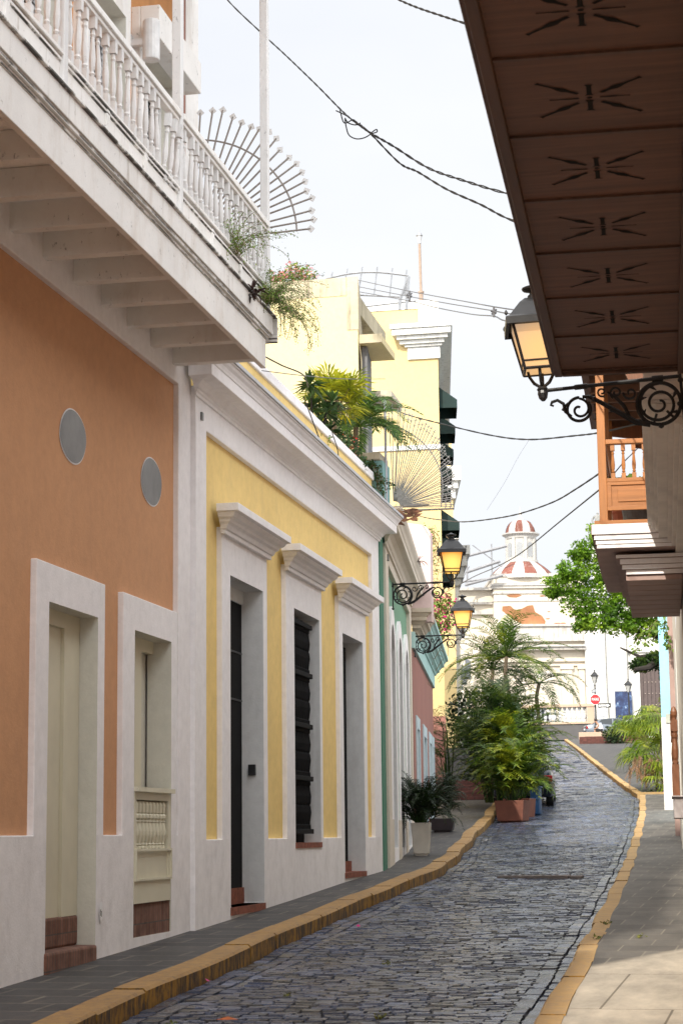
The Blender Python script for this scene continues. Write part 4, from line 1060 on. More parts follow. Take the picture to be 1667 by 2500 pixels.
mb=MB(); mb.fbox(F,S0-.3,S1+.1,.0,1.0,5.05,5.12); mb.fbox(F,S0-.3,S1+.1,.94,1.02,4.97,5.05); mb.build('roof',M['wood_dk'],b2)
for i in range(9):
    s=S0-.2+i*.5; mb=MB(); mb.fbox(F,s,s+.06,.0,.96,4.96,5.045); mb.build('rafter',simple('pale_rafter',(.20,.11,.07),.6) if i==0 else bpy.data.materials['pale_rafter'],b2)
for s in (S0,S1-.1):
    mb=MB(); pr=[(0,4.5),(.25,4.55),(.3,4.65),(.5,4.68),(.55,4.8),(.8,4.84),(.8,4.95),(0,4.95)]
    mb.add([F.p(s,o,z) for o,z in pr]+[F.p(s+.05,o,z) for o,z in pr],[tuple(range(8)),tuple(range(15,7,-1))]+[(i,8+i,8+(i+1)%8,(i+1)%8) for i in range(8)]); mb.build('scalloped_bracket',M['wood_post'],b2)

# plants and bucket kept on the orange balcony
p=F.p(S0+.45,.45,3.19)
bk=empty('bucket',p,0,'dark grey bucket standing on the floor of the orange balcony','bucket'); mb=MB(); mb.lathe([(.15,0),(.19,.30),(.20,.30),(.20,.32),(.18,.32),(.16,.05)],16,Matrix.Translation(p)); mb.build('body',M['potgrey'],bk)
for i,(s_2,o_,lb) in enumerate(((.9,.62,'leafy plant behind the left balusters of the orange balcony'),(1.0,.36,'leafy plant behind the middle balusters of the orange balcony'),(.9,.14,'leafy plant behind the right balusters of the orange balcony'))):
    p=F.p(S0+s_2,o_,3.19); t=empty('potted_plant',p,0,lb,'plant','plants on the orange balcony')
    mb=MB(); mb.lathe([(.08,0),(.11,.22),(.12,.22),(.12,.25),(.10,.25),(.09,.2)],12,Matrix.Translation(p)); mb.build('pot',M['terracotta'],t)
    mb=MB(); blob_leaves(mb,(p[0],p[1],3.66),.19,150,.09,.75); mb.build('leaves',M['fern'],t)
# blue building
bb=empty('pale_blue_house',(-1.2,51.5,.6),0,'pale sky blue house corner with white lower wall beyond the right sidewalk','house')
mb=MB(); mb.box(-1.87,-.8,51,58.5,2.90,5.6); mb.box(-.795,1.5,51,58.5,2.9,5.6); mb.build('upper_wall',M['skyblue'],bb)
mb=MB(); mb.box(-1.88,-1.62,50.99,58.5,-.2,2.895); mb.build('lower_wall',M['churchwhite'],bb)
mb=MB(); mb.box(-1.615,1.5,51.02,58.5,-.2,2.895); mb.build('side_wall',M['skyblue'],bb)
mb=MB(); mb.box(-1.60,-1.5,50.96,51.0,2.9,5.62); mb.build('corner_trim',M['churchwhite'],bb)
mb=MB(); mb.box(-1.9,1.6,50.95,58.6,5.6,5.75); mb.build('roof_edge',M['skyblue'],bb)
mb=MB(); mb.box(-1.58,-1.5,50.9,50.94,2.95,3.6); mb.build('teal_panel',simple('bright_teal',(.03,.42,.33),.5),bb)
mb=MB(); mb.box(-1.76,-1.62,50.95,50.985,2.75,2.98); mb.build('meter_box',simple('grey_meter',(.35,.36,.30),.5),bb)

# ================================================================== LANTERNS
def lantern(loc,rz,sc,label,glass,tilt=0,yaw=0):
    t=empty('wall_lantern',loc,rz,label,'wall lantern','wrought iron wall lanterns on scroll brackets')
    if tilt: t.rotation_euler=(0,tilt,rz)
    t.scale=(sc,sc,sc)
    A=MB(); A.tube([(0,0,0),(.98,0,0)],.014,8); A.tube([(0,0,.03),(0,0,-.42)],.012,6)
    A.tube([(.12,0,0),(.2,0,0)],.022,8); A.tube([(.66,0,0),(.75,0,0)],.020,8); A.build('arm',M['black'],t,local=True)
    S=MB()
    def spiral(cx,cz,r0,r1,a0,a1,w0,w1,n=36):
        S.tube([(cx+(r0+(r1-r0)*k/n)*cos(R(a0+(a1-a0)*k/n)),0,cz+(r0+(r1-r0)*k/n)*sin(R(a0+(a1-a0)*k/n))) for k in range(n+1)],[w0+(w1-w0)*k/n for k in range(n+1)],6)
    spiral(.165,-.185,.155,.150,-60,300,.016,.014)
    spiral(.165,-.185,.150,.022,95,-620,.013,.010,60)
    S.tube([(.24,0,-.33),(.34,0,-.30),(.45,0,-.22),(.56,0,-.14),(.65,0,-.08),(.70,0,-.075)],[.020,.022,.019,.017,.015,.013],7)
    spiral(.73,-.165,.088,.080,95,-215,.012,.012)
    spiral(.73,-.165,.080,.015,95,470,.010,.010,40)
    S.tube([(.80,0,-.11),(.83,0,-.13),(.85,0,-.16)],.011,6)
    S.tube([(.79,0,-.21),(.83,0,-.17),(.84,0,-.11),(.88,0,-.08),(.92,0,-.09),(.93,0,-.11),(.91,0,-.12)],[.011,.013,.013,.012,.012,.010,.008],6)
    S.tube([(.37,0,-.28),(.41,0,-.18),(.47,0,-.10),(.52,0,-.06)],[.010,.016,.014,.008],6)
    spiral(.46,-.07,.045,.012,-60,400,.009,.008,26); spiral(.56,-.055,.035,.010,-120,300,.008,.007,22); spiral(.36,-.085,.05,.012,10,-400,.009,.008,26)
    for (x,z) in ((.0,-.03),(.0,-.40),(.165,-.345),(.30,-.31),(.5,-.19),(.62,-.10),(.02,-.20)): S.lathe([(.004,-.02),(.018,-.012),(.022,0),(.018,.012),(.004,.02)],7,Matrix.Translation((x,0,z)))
    for a in (-30,20,70,150,210): 
        S.tube([(.165+.14*cos(R(a)),0,-.185+.14*sin(R(a))),(.165+.10*cos(R(a+14)),0,-.185+.10*sin(R(a+14)))],[.016,.003],5)
    for a in (230,290): S.tube([(.165+.075*cos(R(a)),0,-.185+.075*sin(R(a))),(.165+.15*cos(R(a)),0,-.185+.15*sin(R(a)))],.010,5)
    S.build('scroll_bracket',M['black'],t,local=True)
    H=MB(); X=.98
    H.lathe([(.012,-.075),(.03,-.055),(.038,-.02),(.034,0),(.042,.012),(.03,.03),(.02,.045)],10,Matrix.Translation((X,0,0)))
    for dx,dy in ((1,0),(-1,0),(0,1),(0,-1)):
        H.tube([(X+dx*.015,dy*.015,.03),(X+dx*.055,dy*.055,.06),(X+dx*.085,dy*.085,.11),(X+dx*.095,dy*.095,.16)],[.012,.013,.012,.011],6)
    H.build('holder',M['black2'],t,local=True)
    zb,zt=.15,.50; rb,rt=.118,.185
    def corner(r,z,k,ph=yaw): a=R(45+90*k)+ph; return (X+r*1.414*cos(a),r*1.414*sin(a),z)
    Cg=MB()
    for k in range(4):
        Cg.tube([corner(rb,zb,k),corner(rt,zt,k)],.011,5)
        Cg.tube([corner(rb,zb,k),corner(rb,zb,k+1)],.012,5); Cg.tube([corner(rt,zt,k),corner(rt,zt,k+1)],.013,5)
        Cg.tube([corner(rb+.008,zb+.055,k),corner(rb+.008,zb+.055,k+1)],.008,5)
    Cg.build('cage',M['black2'],t,local=True)
    G=MB()
    for k in range(4): G.quad(corner(rb-.004,zb,k),corner(rb-.004,zb,k+1),corner(rt-.006,zt,k+1),corner(rt-.006,zt,k))
    G.quad(*[corner(rb-.004,zb,k) for k in range(4)])
    G.build('glass',glass,t,local=True)
    Rf=MB(); 
    prof=[(rt+.02,zt-.045),(rt+.045,zt-.04),(rt+.045,zt+.012),(rt+.015,zt+.03),(.115,zt+.145),(.075,zt+.18),(.058,zt+.185)]
    vs=[corner(r,z,k) for r,z in prof for k in range(4)]
    Rf.add(vs,[(i*4+k,i*4+(k+1)%4,(i+1)*4+(k+1)%4,(i+1)*4+k) for i in range(len(prof)-1) for k in range(4)])
    Rf.lathe([(.05,0),(.052,.03),(.035,.045),(.035,.06),(.085,.075),(.09,.09),(.03,.11),(.01,.125)],12,Matrix.Translation((X,0,zt+.18)))
    for k in range(4): 
        c=corner(rt+.04,zt+.02,k); Rf.lathe([(.004,0),(.012,.012),(.012,.024),(.003,.04)],6,Matrix.Translation(c))
    Rf.build('roof',M['black2'],t,local=True)
    return t
lantern((-5.38,31.25,4.03),R(-2),1.0,'amber lit lantern on the green house, nearer of the two on the left',M['glow'],0,R(12))
lantern((-6.24,38.75,3.93),R(-2),1.0,'amber lit lantern on the pink house, smaller one above the tall palms',M['glow'],0,R(6))
lantern((-.285,13.82,3.20),R(180),1.0,'large pale lit lantern on a black scroll bracket under the dark wooden balcony',M['glow_pale'],R(3.2),R(8))

# ================================================================== PLANTS
def frond(mb,b,az,el,ln,droop,lw,n=22,tipw=.25,vee=.5,w=.012,gap=1.0,twist=0):
    """pinnate palm frond: arching rachis with leaflets both sides; returns nothing"""
    p=Vector(b); e=el; st=ln/n; dh=Vector((cos(az),sin(az),0)); side=Vector((-sin(az),cos(az),0))
    prev=None; pts=[]
    for i in range(n+1):
        t=i/n; pts.append(p.copy())
        d=dh*cos(e)+Vector((0,0,sin(e))); upv=-dh*sin(e)+Vector((0,0,cos(e)))
        if t>.16:
            L_=lw*(sin(pi*min(1,.18+.82*t))**.7 if t<.95 else .5)*(1-tipw*t)*rnd.uniform(.85,1.1)
            for s in (-1,1):
                q=(side*s*cos(vee)+upv*sin(vee)*.7+d*.75).normalized()
                sag=Vector((0,0,-L_*rnd.uniform(.12,.4)))
                a=p+d*(st*.5*rnd.random()); m_=a+q*L_*.55+sag*.25; tip=a+q*L_+sag
                ww=d*w
                mb.add([a-ww*.5,a+ww*.5,m_+ww,m_-ww,tip],[(0,1,2,3),(3,2,4)])
        p=p+d*st; e-=droop/n*(.4+1.2*t)
    mb.tube(pts,.010*ln**.5,4,.003,cap=False)
def fanleaf(mb,c,dirv,r,n=18,spread=260,droop=.25,w=1.0):
    d=Vector(dirv).normalized(); a=d.cross(Vector((0,0,1)))
    if a.length<.01: a=Vector((1,0,0))
    a.normalize(); u=a.cross(d).normalized()
    # leaf plane spanned by d and a, tilted
    c=Vector(c)
    for i in range(n):
        t=R(-spread/2+spread*i/(n-1)); v=(d*cos(t)+a*sin(t)+u*.12).normalized(); wv=(-d*sin(t)+a*cos(t))
        rr=r*rnd.uniform(.88,1.05); ww=wv*(r*sin(R(spread/n/2))*.95*w)
        m=c+v*rr*.6; tip=c+v*rr+Vector((0,0,-rr*droop*rnd.uniform(.3,1.3)))
        mb.add([c,m-ww*.42,m+ww*.42,tip],[(0,1,2),(1,3,2)])
def areca(name,base,h,n,ln,label,mat,lw=.32,spread=.5,stems=True,group=None,az0=None,el=(50,88),droop=(1.0,2.0),nseg=22,w=.011,parent_h=None):
    t=empty(name,base,0,label,'palm',group)
    mb=MB(); stm=MB()
    for i in range(n):
        az=rnd.uniform(0,2*pi) if az0 is None else az0+rnd.gauss(0,.8)
        hh=h*rnd.uniform(.15,1.0)*.62; rr=spread*rnd.random()**.6; a2=rnd.uniform(0,2*pi)
        b=(base[0]+rr*.35*cos(a2)+.12*cos(az),base[1]+rr*.35*sin(a2)+.12*sin(az),base[2]+hh)
        if stems and i%3==0: stm.tube([(base[0]+rr*.15*cos(a2),base[1]+rr*.15*sin(a2),base[2]),b],.018,5,.012)
        frond(mb,b,az,R(rnd.uniform(*el)),ln*rnd.uniform(.75,1.1),rnd.uniform(*droop),lw*rnd.uniform(.8,1.1),nseg,w=w)
    mb.build('fronds',mat,t)
    if stm.v: stm.build('stems',M['areca_dk'],t)
    return t
def planter(name,c,w,h,taper,mat,label,rz=0,group=None,lip=True):
    t=empty(name,c,rz,label,'planter',group); mb=MB()
    Z=[0,h] ; a,b=w/2*taper,w/2
    Mx=Matrix.Translation(c)@Matrix.Rotation(rz,4,'Z')
    prof=[(a*.8,-.02),(a*.8,.02),(a,.021),(b,h),(b-.03,h),(b-.035,h-.06)]
    vs=[Mx@Vector((r*sx,r*sy,z)) for r,z in prof for sx,sy in ((-1,-1),(1,-1),(1,1),(-1,1))]
    mb.add(vs,[(i*4+k,i*4+(k+1)%4,(i+1)*4+(k+1)%4,(i+1)*4+k) for i in range(len(prof)-1) for k in range(4)]+[(3,2,1,0)]); mb.build('pot',mat,t,bevel=.012)
    mb=MB(); r=b-.034; mb.add([Mx@Vector((r*sx,r*sy,h-.05)) for sx,sy in ((-1,-1),(1,-1),(1,1),(-1,1))],[(0,1,2,3)]); mb.build('soil',M['soil'],t)
    return t
gP='potted plants along the left sidewalk'
planter('planter_pot',(-5.50,34.5,g(34.5)),.34,.56,.78,M['potwhite'],'tapered off white square pot on the left sidewalk',R(4))
areca('potted_palm',(-5.50,34.5,g(34.5)+.50),(.85),130,.70,'dark feathery palm growing from the white square pot',M['bush'],.17,.35,el=(20,88),droop=(1.0,2.4),nseg=18,w=.010)
planter('planter_pot',(-6.35,42.8,g(42.8)),.55,.28,.8,M['potdark'],'low dark pot behind the white pot on the left sidewalk',R(4))
t=empty('potted_bush',(-6.35,42.8,g(42.8)+.25),0,'dense dark green bush in the low dark pot, behind the feathery palm','bush')
mb=MB(); 
for i in range(120):
    az=rnd.uniform(0,2*pi); frond(mb,(-6.22+rnd.uniform(-.1,.1),42.8+rnd.uniform(-.1,.1),g(42.8)+rnd.uniform(.4,1.15)),az,R(rnd.uniform(20,80)),rnd.uniform(.28,.42),rnd.uniform(1.4,2.4),.14,10,w=.008)
mb.build('foliage',M['bush'],t)
# red planters at the kerb end
planter('kerb_planter',(-5.50,48.9,g(48.9)-.14),.74,.52,.86,M['potred'],'square terracotta coloured planter at the end of the left kerb',R(-8))
planter('kerb_planter',(-5.58,51.2,g(50.6)-.14),.70,.5,.9,M['potred'],'second terracotta planter, half hidden behind the first at the kerb end',R(-8))
bn=empty('blue_bin',(-5.0,52.2,g(52.2)-.14),0,'dark blue bin between the kerb planter and the parked car','bin')
mb=MB(); mb.box(-5.38,-5.12,51.9,52.4,g(52)-.14,g(52)+.55); mb.build('body',M['bluebin'],bn,bevel=.03)
mb=MB(); mb.box(-5.41,-5.09,51.88,52.42,g(52)+.552,g(52)+.60); mb.build('lid',M['bluebin'],bn,bevel=.015)
gA='palms massed at the kerb planters'
for (x,y,z,h,n,ln,m_,lb,e1,d1) in (
  (-5.50,48.9,g(48.9)+.3,1.8,105,1.0,'areca','bushy green palm in the front terracotta kerb planter',(25,85),(1.2,2.4)),
  (-5.75,51.2,g(50.6)+.3,2.8,95,1.15,'areca','taller yellow green palm in the second kerb planter',(30,88),(1.1,2.2)),
  (-6.2,52.5,g(52)+.2,4.0,110,1.45,'areca_dk','leafy palm clump standing behind the kerb planters',(30,88),(1.0,2.1)),
  (-6.75,54.5,g(54)+.1,3.2,70,1.35,'areca_dk','dark shaded palm clump left of the kerb planters',(25,85),(1.1,2.2)),
  (-5.75,53.3,g(53)+.2,3.4,110,1.35,'areca','sunlit palm clump leaning right over the parked car',(20,80),(1.0,2.1)),
  (-6.7,56.5,g(56)+.2,4.8,90,1.5,'areca_dk','tall shaded palm clump filling the back of the palm group',(20,85),(1.1,2.2))):#,'areca','sunlit palm clump leaning right over the parked car',(20,75),(1.0,2.1))):
    areca('areca_palm',(x,y,z),h,n,ln,lb,M[m_],.42,.8,group=gA,el=e1,droop=d1,nseg=17,w=.022)
# tall single-trunk palms
def tallpalm(base,top,n,ln,label,mat,lw=.4,el=(-10,75),dr=(1.0,1.9),cat='palm tree'):
    t=empty('palm_tree',base,0,label,cat,'tall palm trees behind the kerb planters'); mb=MB()
    b=Vector(base);c=Vector(top); pts=[b.lerp(c,k/8)+Vector((.10*sin(k*.6),0,0)) for k in range(9)]; pts[-1]=c
    mb.tube(pts,.085,8,.055); mb.build('trunk',M['trunk'],t)
    mb=MB()
    for i in range(n): frond(mb,top,2*pi*i/n+rnd.uniform(-.3,.3),R(rnd.uniform(*el)),ln*rnd.uniform(.8,1.1),rnd.uniform(*dr),lw,24,w=.022)
    mb.build('crown',mat,t); return t
tallpalm((-6.3,58,g(58)),(-6.60,58,5.2),34,2.15,'tall palm with pale trunk rising in the middle of the palm group',M['areca'],.46)
tallpalm((-7.0,60,g(60)),(-7.25,60,5.0),26,1.7,'dark palm crown on the left of the palm group',M['areca_dk'],.42)
tallpalm((-6.0,61,g(61)),(-5.95,61,4.6),18,1.75,'thin drooping palm crown on the right of the palm group',M['areca_dk'],.34,(-25,60),(1.2,2.2))
areca('courtyard_palm',(-7.75,53.5,g(53)+.3),3.2,46,1.2,'dark palm tucked beside the corner of the pink house',M['areca_dk'],.30,.4,el=(5,70),droop=(1.2,2.2))
t=empty('dark_shrub',(-8.2,62,2),0,'dark grey green shrub in deep shade behind the palms','shrub'); mb=MB()
for c in ((-8.2,62,2.8),(-8.2,61.5,3.7),(-7.6,62,2.4)): blob_leaves(mb,c,.8,1100,.14)
mb.build('foliage',M['bush'],t)
# red steps and retaining wall
st=empty('brick_steps',(-8,58,g(57)),0,'short flight of dark red brick steps behind the palms','steps')
mb=MB()
for i in range(4): mb.box(-9.6,-6.6,57.6+i*.35,59.6,g(57)-.3+(i*.17 if i else 0),g(57)+.14+i*.17)
mb.build('treads',M['brickred'],st,bevel=.01)
rw=empty('retaining_wall',(-8,60,1),0,'shaded grey stone wall above the red steps','wall'); mb=MB(); mb.box(-8.7,-6.0,59.7,60.2,.8,2.6); mb.build('stonework',M['greywall'],rw)

# balcony corner plants
def fernplant(name,base,n,ln,label,mat,elev=(10,85),az=None,lw=.035,cat='plant',droop=(1.0,2.6)):
    t=empty(name,base,0,label,cat); mb=MB()
    if lw<.04:
        br=MB()
        for i in range(n):
            a=rnd.uniform(0,2*pi) if az is None else rnd.uniform(*az); e=R(rnd.uniform(*elev)); p=Vector(base)+Vector((rnd.uniform(-.06,.06),rnd.uniform(-.1,.1),0)); P=[p]; l_=ln*rnd.uniform(.5,1.15)
            dr=rnd.uniform(*droop)
            for k in range(12):
                e-=dr/12; a+=rnd.uniform(-.15,.15); p=p+Vector((cos(a)*cos(e),sin(a)*cos(e),sin(e)))*(l_/12); P.append(p)
                for _ in range(5):
                    q=p+Vector((rnd.gauss(0,.016),rnd.gauss(0,.016),rnd.gauss(0,.016))); d=Vector((rnd.gauss(0,1),rnd.gauss(0,1),rnd.gauss(0,1))).normalized(); sd_=d.orthogonal().normalized(); z_=rnd.uniform(.010,.022)
                    mb.add([q,q+d*z_*.5+sd_*z_*.35,q+d*z_,q+d*z_*.5-sd_*z_*.35],[(0,1,2,3)])
            br.tube(P,.0025,3)
        mb.build('leaves',mat,t); br.build('stems',M['twig'],t); return t
    for i in range(n):
        a=rnd.uniform(0,2*pi) if az is None else rnd.uniform(*az)
        frond(mb,(base[0]+rnd.uniform(-.05,.05),base[1]+rnd.uniform(-.08,.08),base[2]+rnd.uniform(0,.05)),a,R(rnd.uniform(*elev)),ln*rnd.uniform(.5,1.1),rnd.uniform(*droop),lw,26,w=.006,vee=.9)
    mb.build('foliage',mat,t); return t
fernplant('balcony_weed',(-4.27,18.05,5.15),110,.60,'feathery green plant sprouting from the end corner of the white balcony',M['fern'],(15,88))
fernplant('balcony_weed',(-4.22,18.2,5.10),18,.55,'trailing sprigs hanging out from the balcony end towards the cream block',M['fern'],(-10,30),(-1.0,.6))
fernplant('balcony_weed',(-4.33,16.9,5.30),34,.55,'sprigs of weed climbing through the balusters in the last bay',M['fern'],(50,88))
fernplant('balcony_weed',(-4.27,17.25,4.98),16,.18,'small dark purple succulent growing out of the balcony cornice',M['weed_dk'],(0,80),lw=.05)
# yellow house roof garden
def pot_round(c,r,h,label,mat):
    t=empty('flower_pot',c,0,label,'pot'); mb=MB(); mb.lathe([(r*.7,0),(r*.95,h*.85),(r,h*.86),(r,h),(r*.88,h),(r*.86,h*.9)],14,Matrix.Translation(c)); mb.build('pot',mat,t); return t
def fanpalm(base,top,n,r,label,mat,name='fan_palm',tilt=(.1,1.3),group=None,az=None,nl=16,hang=.25):
    t=empty(name,base,0,label,'palm',group); mb=MB(); stm=MB()
    for i in range(n):
        a=(2*pi*i/n+rnd.uniform(-.3,.3)) if az is None else rnd.uniform(*az); e=rnd.uniform(*tilt)
        d=Vector((cos(a)*cos(e),sin(a)*cos(e),sin(e))); c=Vector(top)+d*r*rnd.uniform(.5,1.0)
        stm.tube([top,c],.009,4); fanleaf(mb,c,(d+Vector((0,0,-.25))),r*rnd.uniform(.8,1.1),nl,230,hang)
    stm.tube([base,top],.04,6,.03)
    mb.build('leaves',mat,t); stm.build('stems',M['trunk'],t); return t
RY=27.9
fanpalm((-5.78,28.2,4.7),(-5.68,28.2,6.30),26,.46,'bright yellow fan palm in the roof garden of the yellow house',M['palm_y'],tilt=(-.2,1.4),group='roof garden plants')
t=empty('roof_palm',(-5.65,29.4,4.7),0,'green feather palm at the right end of the roof garden','palm','roof garden plants'); mb=MB()
for i in range(30): frond(mb,(-5.58,29.5,6.30),2*pi*i/30+rnd.uniform(-.2,.2),R(rnd.uniform(-5,80)),rnd.uniform(.75,1.1),rnd.uniform(1.3,2.6),.34,30,w=.015)
mb.build('fronds',M['palm_g'],t); mb=MB(); mb.tube([(-5.65,29.4,4.7),(-5.62,29.5,6.32)],.04,6); mb.build('trunk',M['trunk'],t)
t=empty('plumeria',(-5.75,26.9,4.7),0,'dark broad leaved shrub with whorled leaves on the roof edge','shrub','roof garden plants'); mb=MB(); br=MB()
for (x,y,z) in ((-5.72,26.6,6.33),(-5.55,26.9,5.98),(-5.80,27.1,6.12),(-5.60,27.3,5.80),(-5.7,26.8,5.75),(-5.52,27.2,6.2)):
    br.tube([(-5.75,26.9,4.7),(-5.74,26.9,5.4),(x,y,z)],.022,5,.012)
    for k in range(34):
        a=rnd.uniform(0,2*pi); e=rnd.uniform(-.8,1.2); d=Vector((cos(a)*cos(e),sin(a)*cos(e),sin(e))); s=d.cross(Vector((0,0,1))).normalized(); ln=rnd.uniform(.22,.34); p=Vector((x,y,z))
        mb.add([p,p+d*ln*.45+s*.035,p+d*ln+Vector((0,0,-.05)),p+d*ln*.45-s*.035],[(0,1,2,3)])
mb.build('leaves',M['plumeria'],t); br.build('branches',M['bark'],t)
pot_round((-5.58,28.65,5.45),.13,.26,'clay pot on the roof parapet under the flowering bush',M['terracotta'])
t=empty('flowering_bush',(-5.6,28.4,5.6),0,'small leafy bush with red flowers on the roof parapet','bush','roof garden plants'); mb=MB(); fl=MB()
for c,r_ in (((-5.55,28.0,5.72),.22),((-5.56,28.5,5.78),.22),((-5.52,28.95,5.62),.17),((-5.6,27.4,5.6),.15)): blob_leaves(mb,c,r_,330,.06); blob_leaves(fl,c,r_*1.05,16,.045)
mb.build('leaves',M['plumeria'],t); fl.build('flowers',M['redfl'],t)
for (c,lb) in (((-5.5,25.9,5.5),'tiny green weed on the parapet capping of the yellow house'),((-5.45,26.3,5.48),'second small weed on the parapet of the yellow house')):
    t=empty('parapet_weed',c,0,lb,'weed'); mb=MB(); blob_leaves(mb,c,.12,60,.05); mb.build('leaves',M['fern'],t)
t=empty('broad_leaf_plant',(-5.05,29.4,4.9),0,'purple backed broad leaf plant with dry twigs at the cornice corner','plant'); mb=MB(); br=MB()
for k in range(16):
    a=rnd.uniform(-1.0,1.0); d=Vector((cos(a),-.3*rnd.random(),rnd.uniform(-.7,.35))).normalized(); p=Vector((-5.0+rnd.uniform(-.05,.25),29.5,4.90+rnd.uniform(-.1,.08))); s=Vector((0,1,0)).cross(d).normalized(); ln=rnd.uniform(.13,.22)
    mb.add([p,p+d*ln*.4+s*.035,p+d*ln,p+d*ln*.4-s*.035],[(0,1,2,3)])
for k in range(26): 
    p=Vector((-5.2+rnd.uniform(-.1,.2),29.4,4.9)); br.tube([p,p+Vector((rnd.uniform(-.1,.15),0,rnd.uniform(-.12,.12))),p+Vector((rnd.uniform(-.2,.25),0,rnd.uniform(-.2,.15)))],.004,3)
mb.build('leaves',M['rubberleaf'],t); br.build('twigs',M['twig'],t)
t=empty('cornice_weed',FG.p(5.5,.32,5.0),0,'dry dark weed growing out of the green house cornice','weed'); mb=MB()
for i in range(14): frond(mb,FG.p(5.6,.30,4.92),rnd.uniform(0,6),R(rnd.uniform(-30,85)),rnd.uniform(.12,.28),1.2,.04,10,w=.006)
mb.build('foliage',M['weed_dk'],t)
t=empty('dry_creeper',(-5.3,29.9,5.3),0,'thin dark creeper over the teal chimney on the roof corner','creeper'); mb=MB(); br=MB()
for k in range(12):
    p=[Vector((-5.45,29.78,5.75))]; 
    for j in range(6): p.append(p[-1]+Vector((rnd.uniform(-.03,.10),-.01,rnd.uniform(-.22,.03))))
    br.tube(p,.005,3); 
    for q in p: blob_leaves(mb,q,.05,7,.045)
mb.build('leaves',M['plumeria'],t); br.build('stems',M['twig'],t)
# bougainvillea on the cream block and beside the tower
def bougain(name,pts,rad,label,flm,n,nf,sz,twigs=0,leaf='fern'):
    t=empty(name,pts[0],0,label,'bougainvillea'); mb=MB(); fl=MB(); br=MB()
    for c in pts: blob_leaves(mb,c,rad,n,sz); blob_leaves(fl,c,rad*1.1,nf,sz*.9)
    for k in range(twigs):
        c=Vector(rnd.choice(pts)); p=[c]
        for j in range(5): p.append(p[-1]+Vector((rnd.uniform(-.2,.2),0,rnd.uniform(-.35,.15))))
        br.tube(p,.008,3)
    mb.build('leaves',M[leaf],t); fl.build('flowers',M[flm],t)
    if br.v: br.build('twigs',M['twig'],t)
bougain('bougainvillea',[(-9.2+.28*-i,42.4,12.62+.14*sin(i*1.9)) for i in range(6)],.24,'pink bougainvillea spilling over the stained parapet of the cream block','palepinkfl',170,125,.09,4)
bougain('bougainvillea',[(-6.75,45,5.2),(-6.5,45,4.95),(-6.65,45,4.7),(-6.9,45,4.75),(-6.45,45,5.3),(-7.0,45.1,5.45)],.26,'magenta bougainvillea hanging beside the pink house cornice','pinkfl',170,60,.09,10)
bougain('dry_vine',[(-7.1+.12*rnd.uniform(-1,1.6),46,7.2-.32*i) for i in range(9)],.24,'dry twiggy vine hanging down past the party wall',   'pinkfl',26,3,.08,90,'fern')
# pink gate / weeds at kerb
for (x,y) in ((-1.28,17.6),(-1.3,19.3),(-.9,17.8),(-3.3,14.3),(-2.4,13.2),(-3.0,16.8),(-3.7,12.7)):
    t=empty('kerb_weed',(x,y,g(y)-(.0 if x>-1.4 else .14)),0,'tuft of weed growing from a paving joint','weed','tufts of weed in the paving joints'); mb=MB(); blob_leaves(mb,(x,y,g(y)+(.015 if x>-1.4 else -.12)),.045,26,.03,.4); mb.build('leaves',M['weed'],t)
t=empty('fallen_leaf',(-3.4,12.9,g(12.9)-.12),0,'orange dead leaf lying on the cobbles near the left kerb','leaf'); mb=MB(); mb.add([(-3.45,12.9,g(12.9)-.118),(-3.38,12.95,g(12.9)-.10),(-3.30,12.92,g(12.9)-.118),(-3.38,12.86,g(12.9)-.115)],[(0,1,2,3)]); mb.build('blade',simple('orange_dry_leaf',(.45,.12,.03),.7),t)

for i,(x,y) in enumerate(((-1.9,47.5),(-2.62,46.2),(-2.7,50.5),(-2.75,53.5),(-5.25,41.5),(-3.95,20.5),(-4.1,15.1))):
    z=g(y)-.125+und(x,y); a=i*1.3; t=empty('paper_scrap',(x,y,z),0,'small pale scrap of paper or petal lying beside a kerb','paper scrap','small scraps lying beside the kerbs'); r_=.05 if y>30 else .025
    mb=MB(); mb.add([(x+r_*cos(a),y+r_*sin(a),z+.012),(x-r_*sin(a),y+r_*cos(a),z+.03),(x-r_*cos(a),y-r_*sin(a),z+.012),(x+r_*sin(a)*.8,y-r_*cos(a)*.8,z+.006)],[(0,1,2,3)]); mb.build('scrap',M['signwhite'] if i<5 else M['pinkfl'],t)
# right fan palms beyond the crossing
gF='fan palms in the bed beside the pale blue house'
for (x,y,z,r,n,lb,az) in ((-2.5,62,2.2,.75,18,'large fan palm with hanging leaves, nearest the pale blue house',None),(-2.3,61.5,3.6,.6,12,'tall fan palm crown touching the blue wall above the others',None),
    (-2.9,64,2.8,.7,16,'mid sized yellow green fan palm behind the largest one',None),(-2.2,60.9,1.4,.6,12,'low fan palm at the foot of the blue house wall',None),(-3.6,78,4.2,.8,14,'pale fan palm farther up the right sidewalk',None)):
    fanpalm((x,y,g(y)),(x,y,z),n,r,lb,M['fanpalm'],'fan_palm',(-.6,1.2),gF,az,18,.45)
t=empty('dry_fronds',(-2.8,61.5,1.2),0,'dry brown fronds hanging under the fan palms','dead fronds'); mb=MB()
for k in range(46): frond(mb,(-2.95+rnd.uniform(-.35,.6),61.1,2.15+rnd.uniform(-.3,.25)),rnd.uniform(3.6,5.8),R(rnd.uniform(-80,-35)),rnd.uniform(.3,.65),.4,.09,14,w=.010)
mb.build('fronds',M['deadleaf'],t)
pbd=empty('planting_bed',(-4.4,100,4),0,'low brick edged planting bed on the far right sidewalk','planting bed')
mb=MB(); mb.box(-9.2,-5.2,118,121,g(118)-.2,g(119)+.35); mb.build('brick_edge',M['brickred'],pbd,bevel=.02)
mb=MB(); mb.box(-8.9,-5.4,118.3,120.8,g(119)+.351,g(119)+.37); mb.build('soil',M['soil'],pbd)
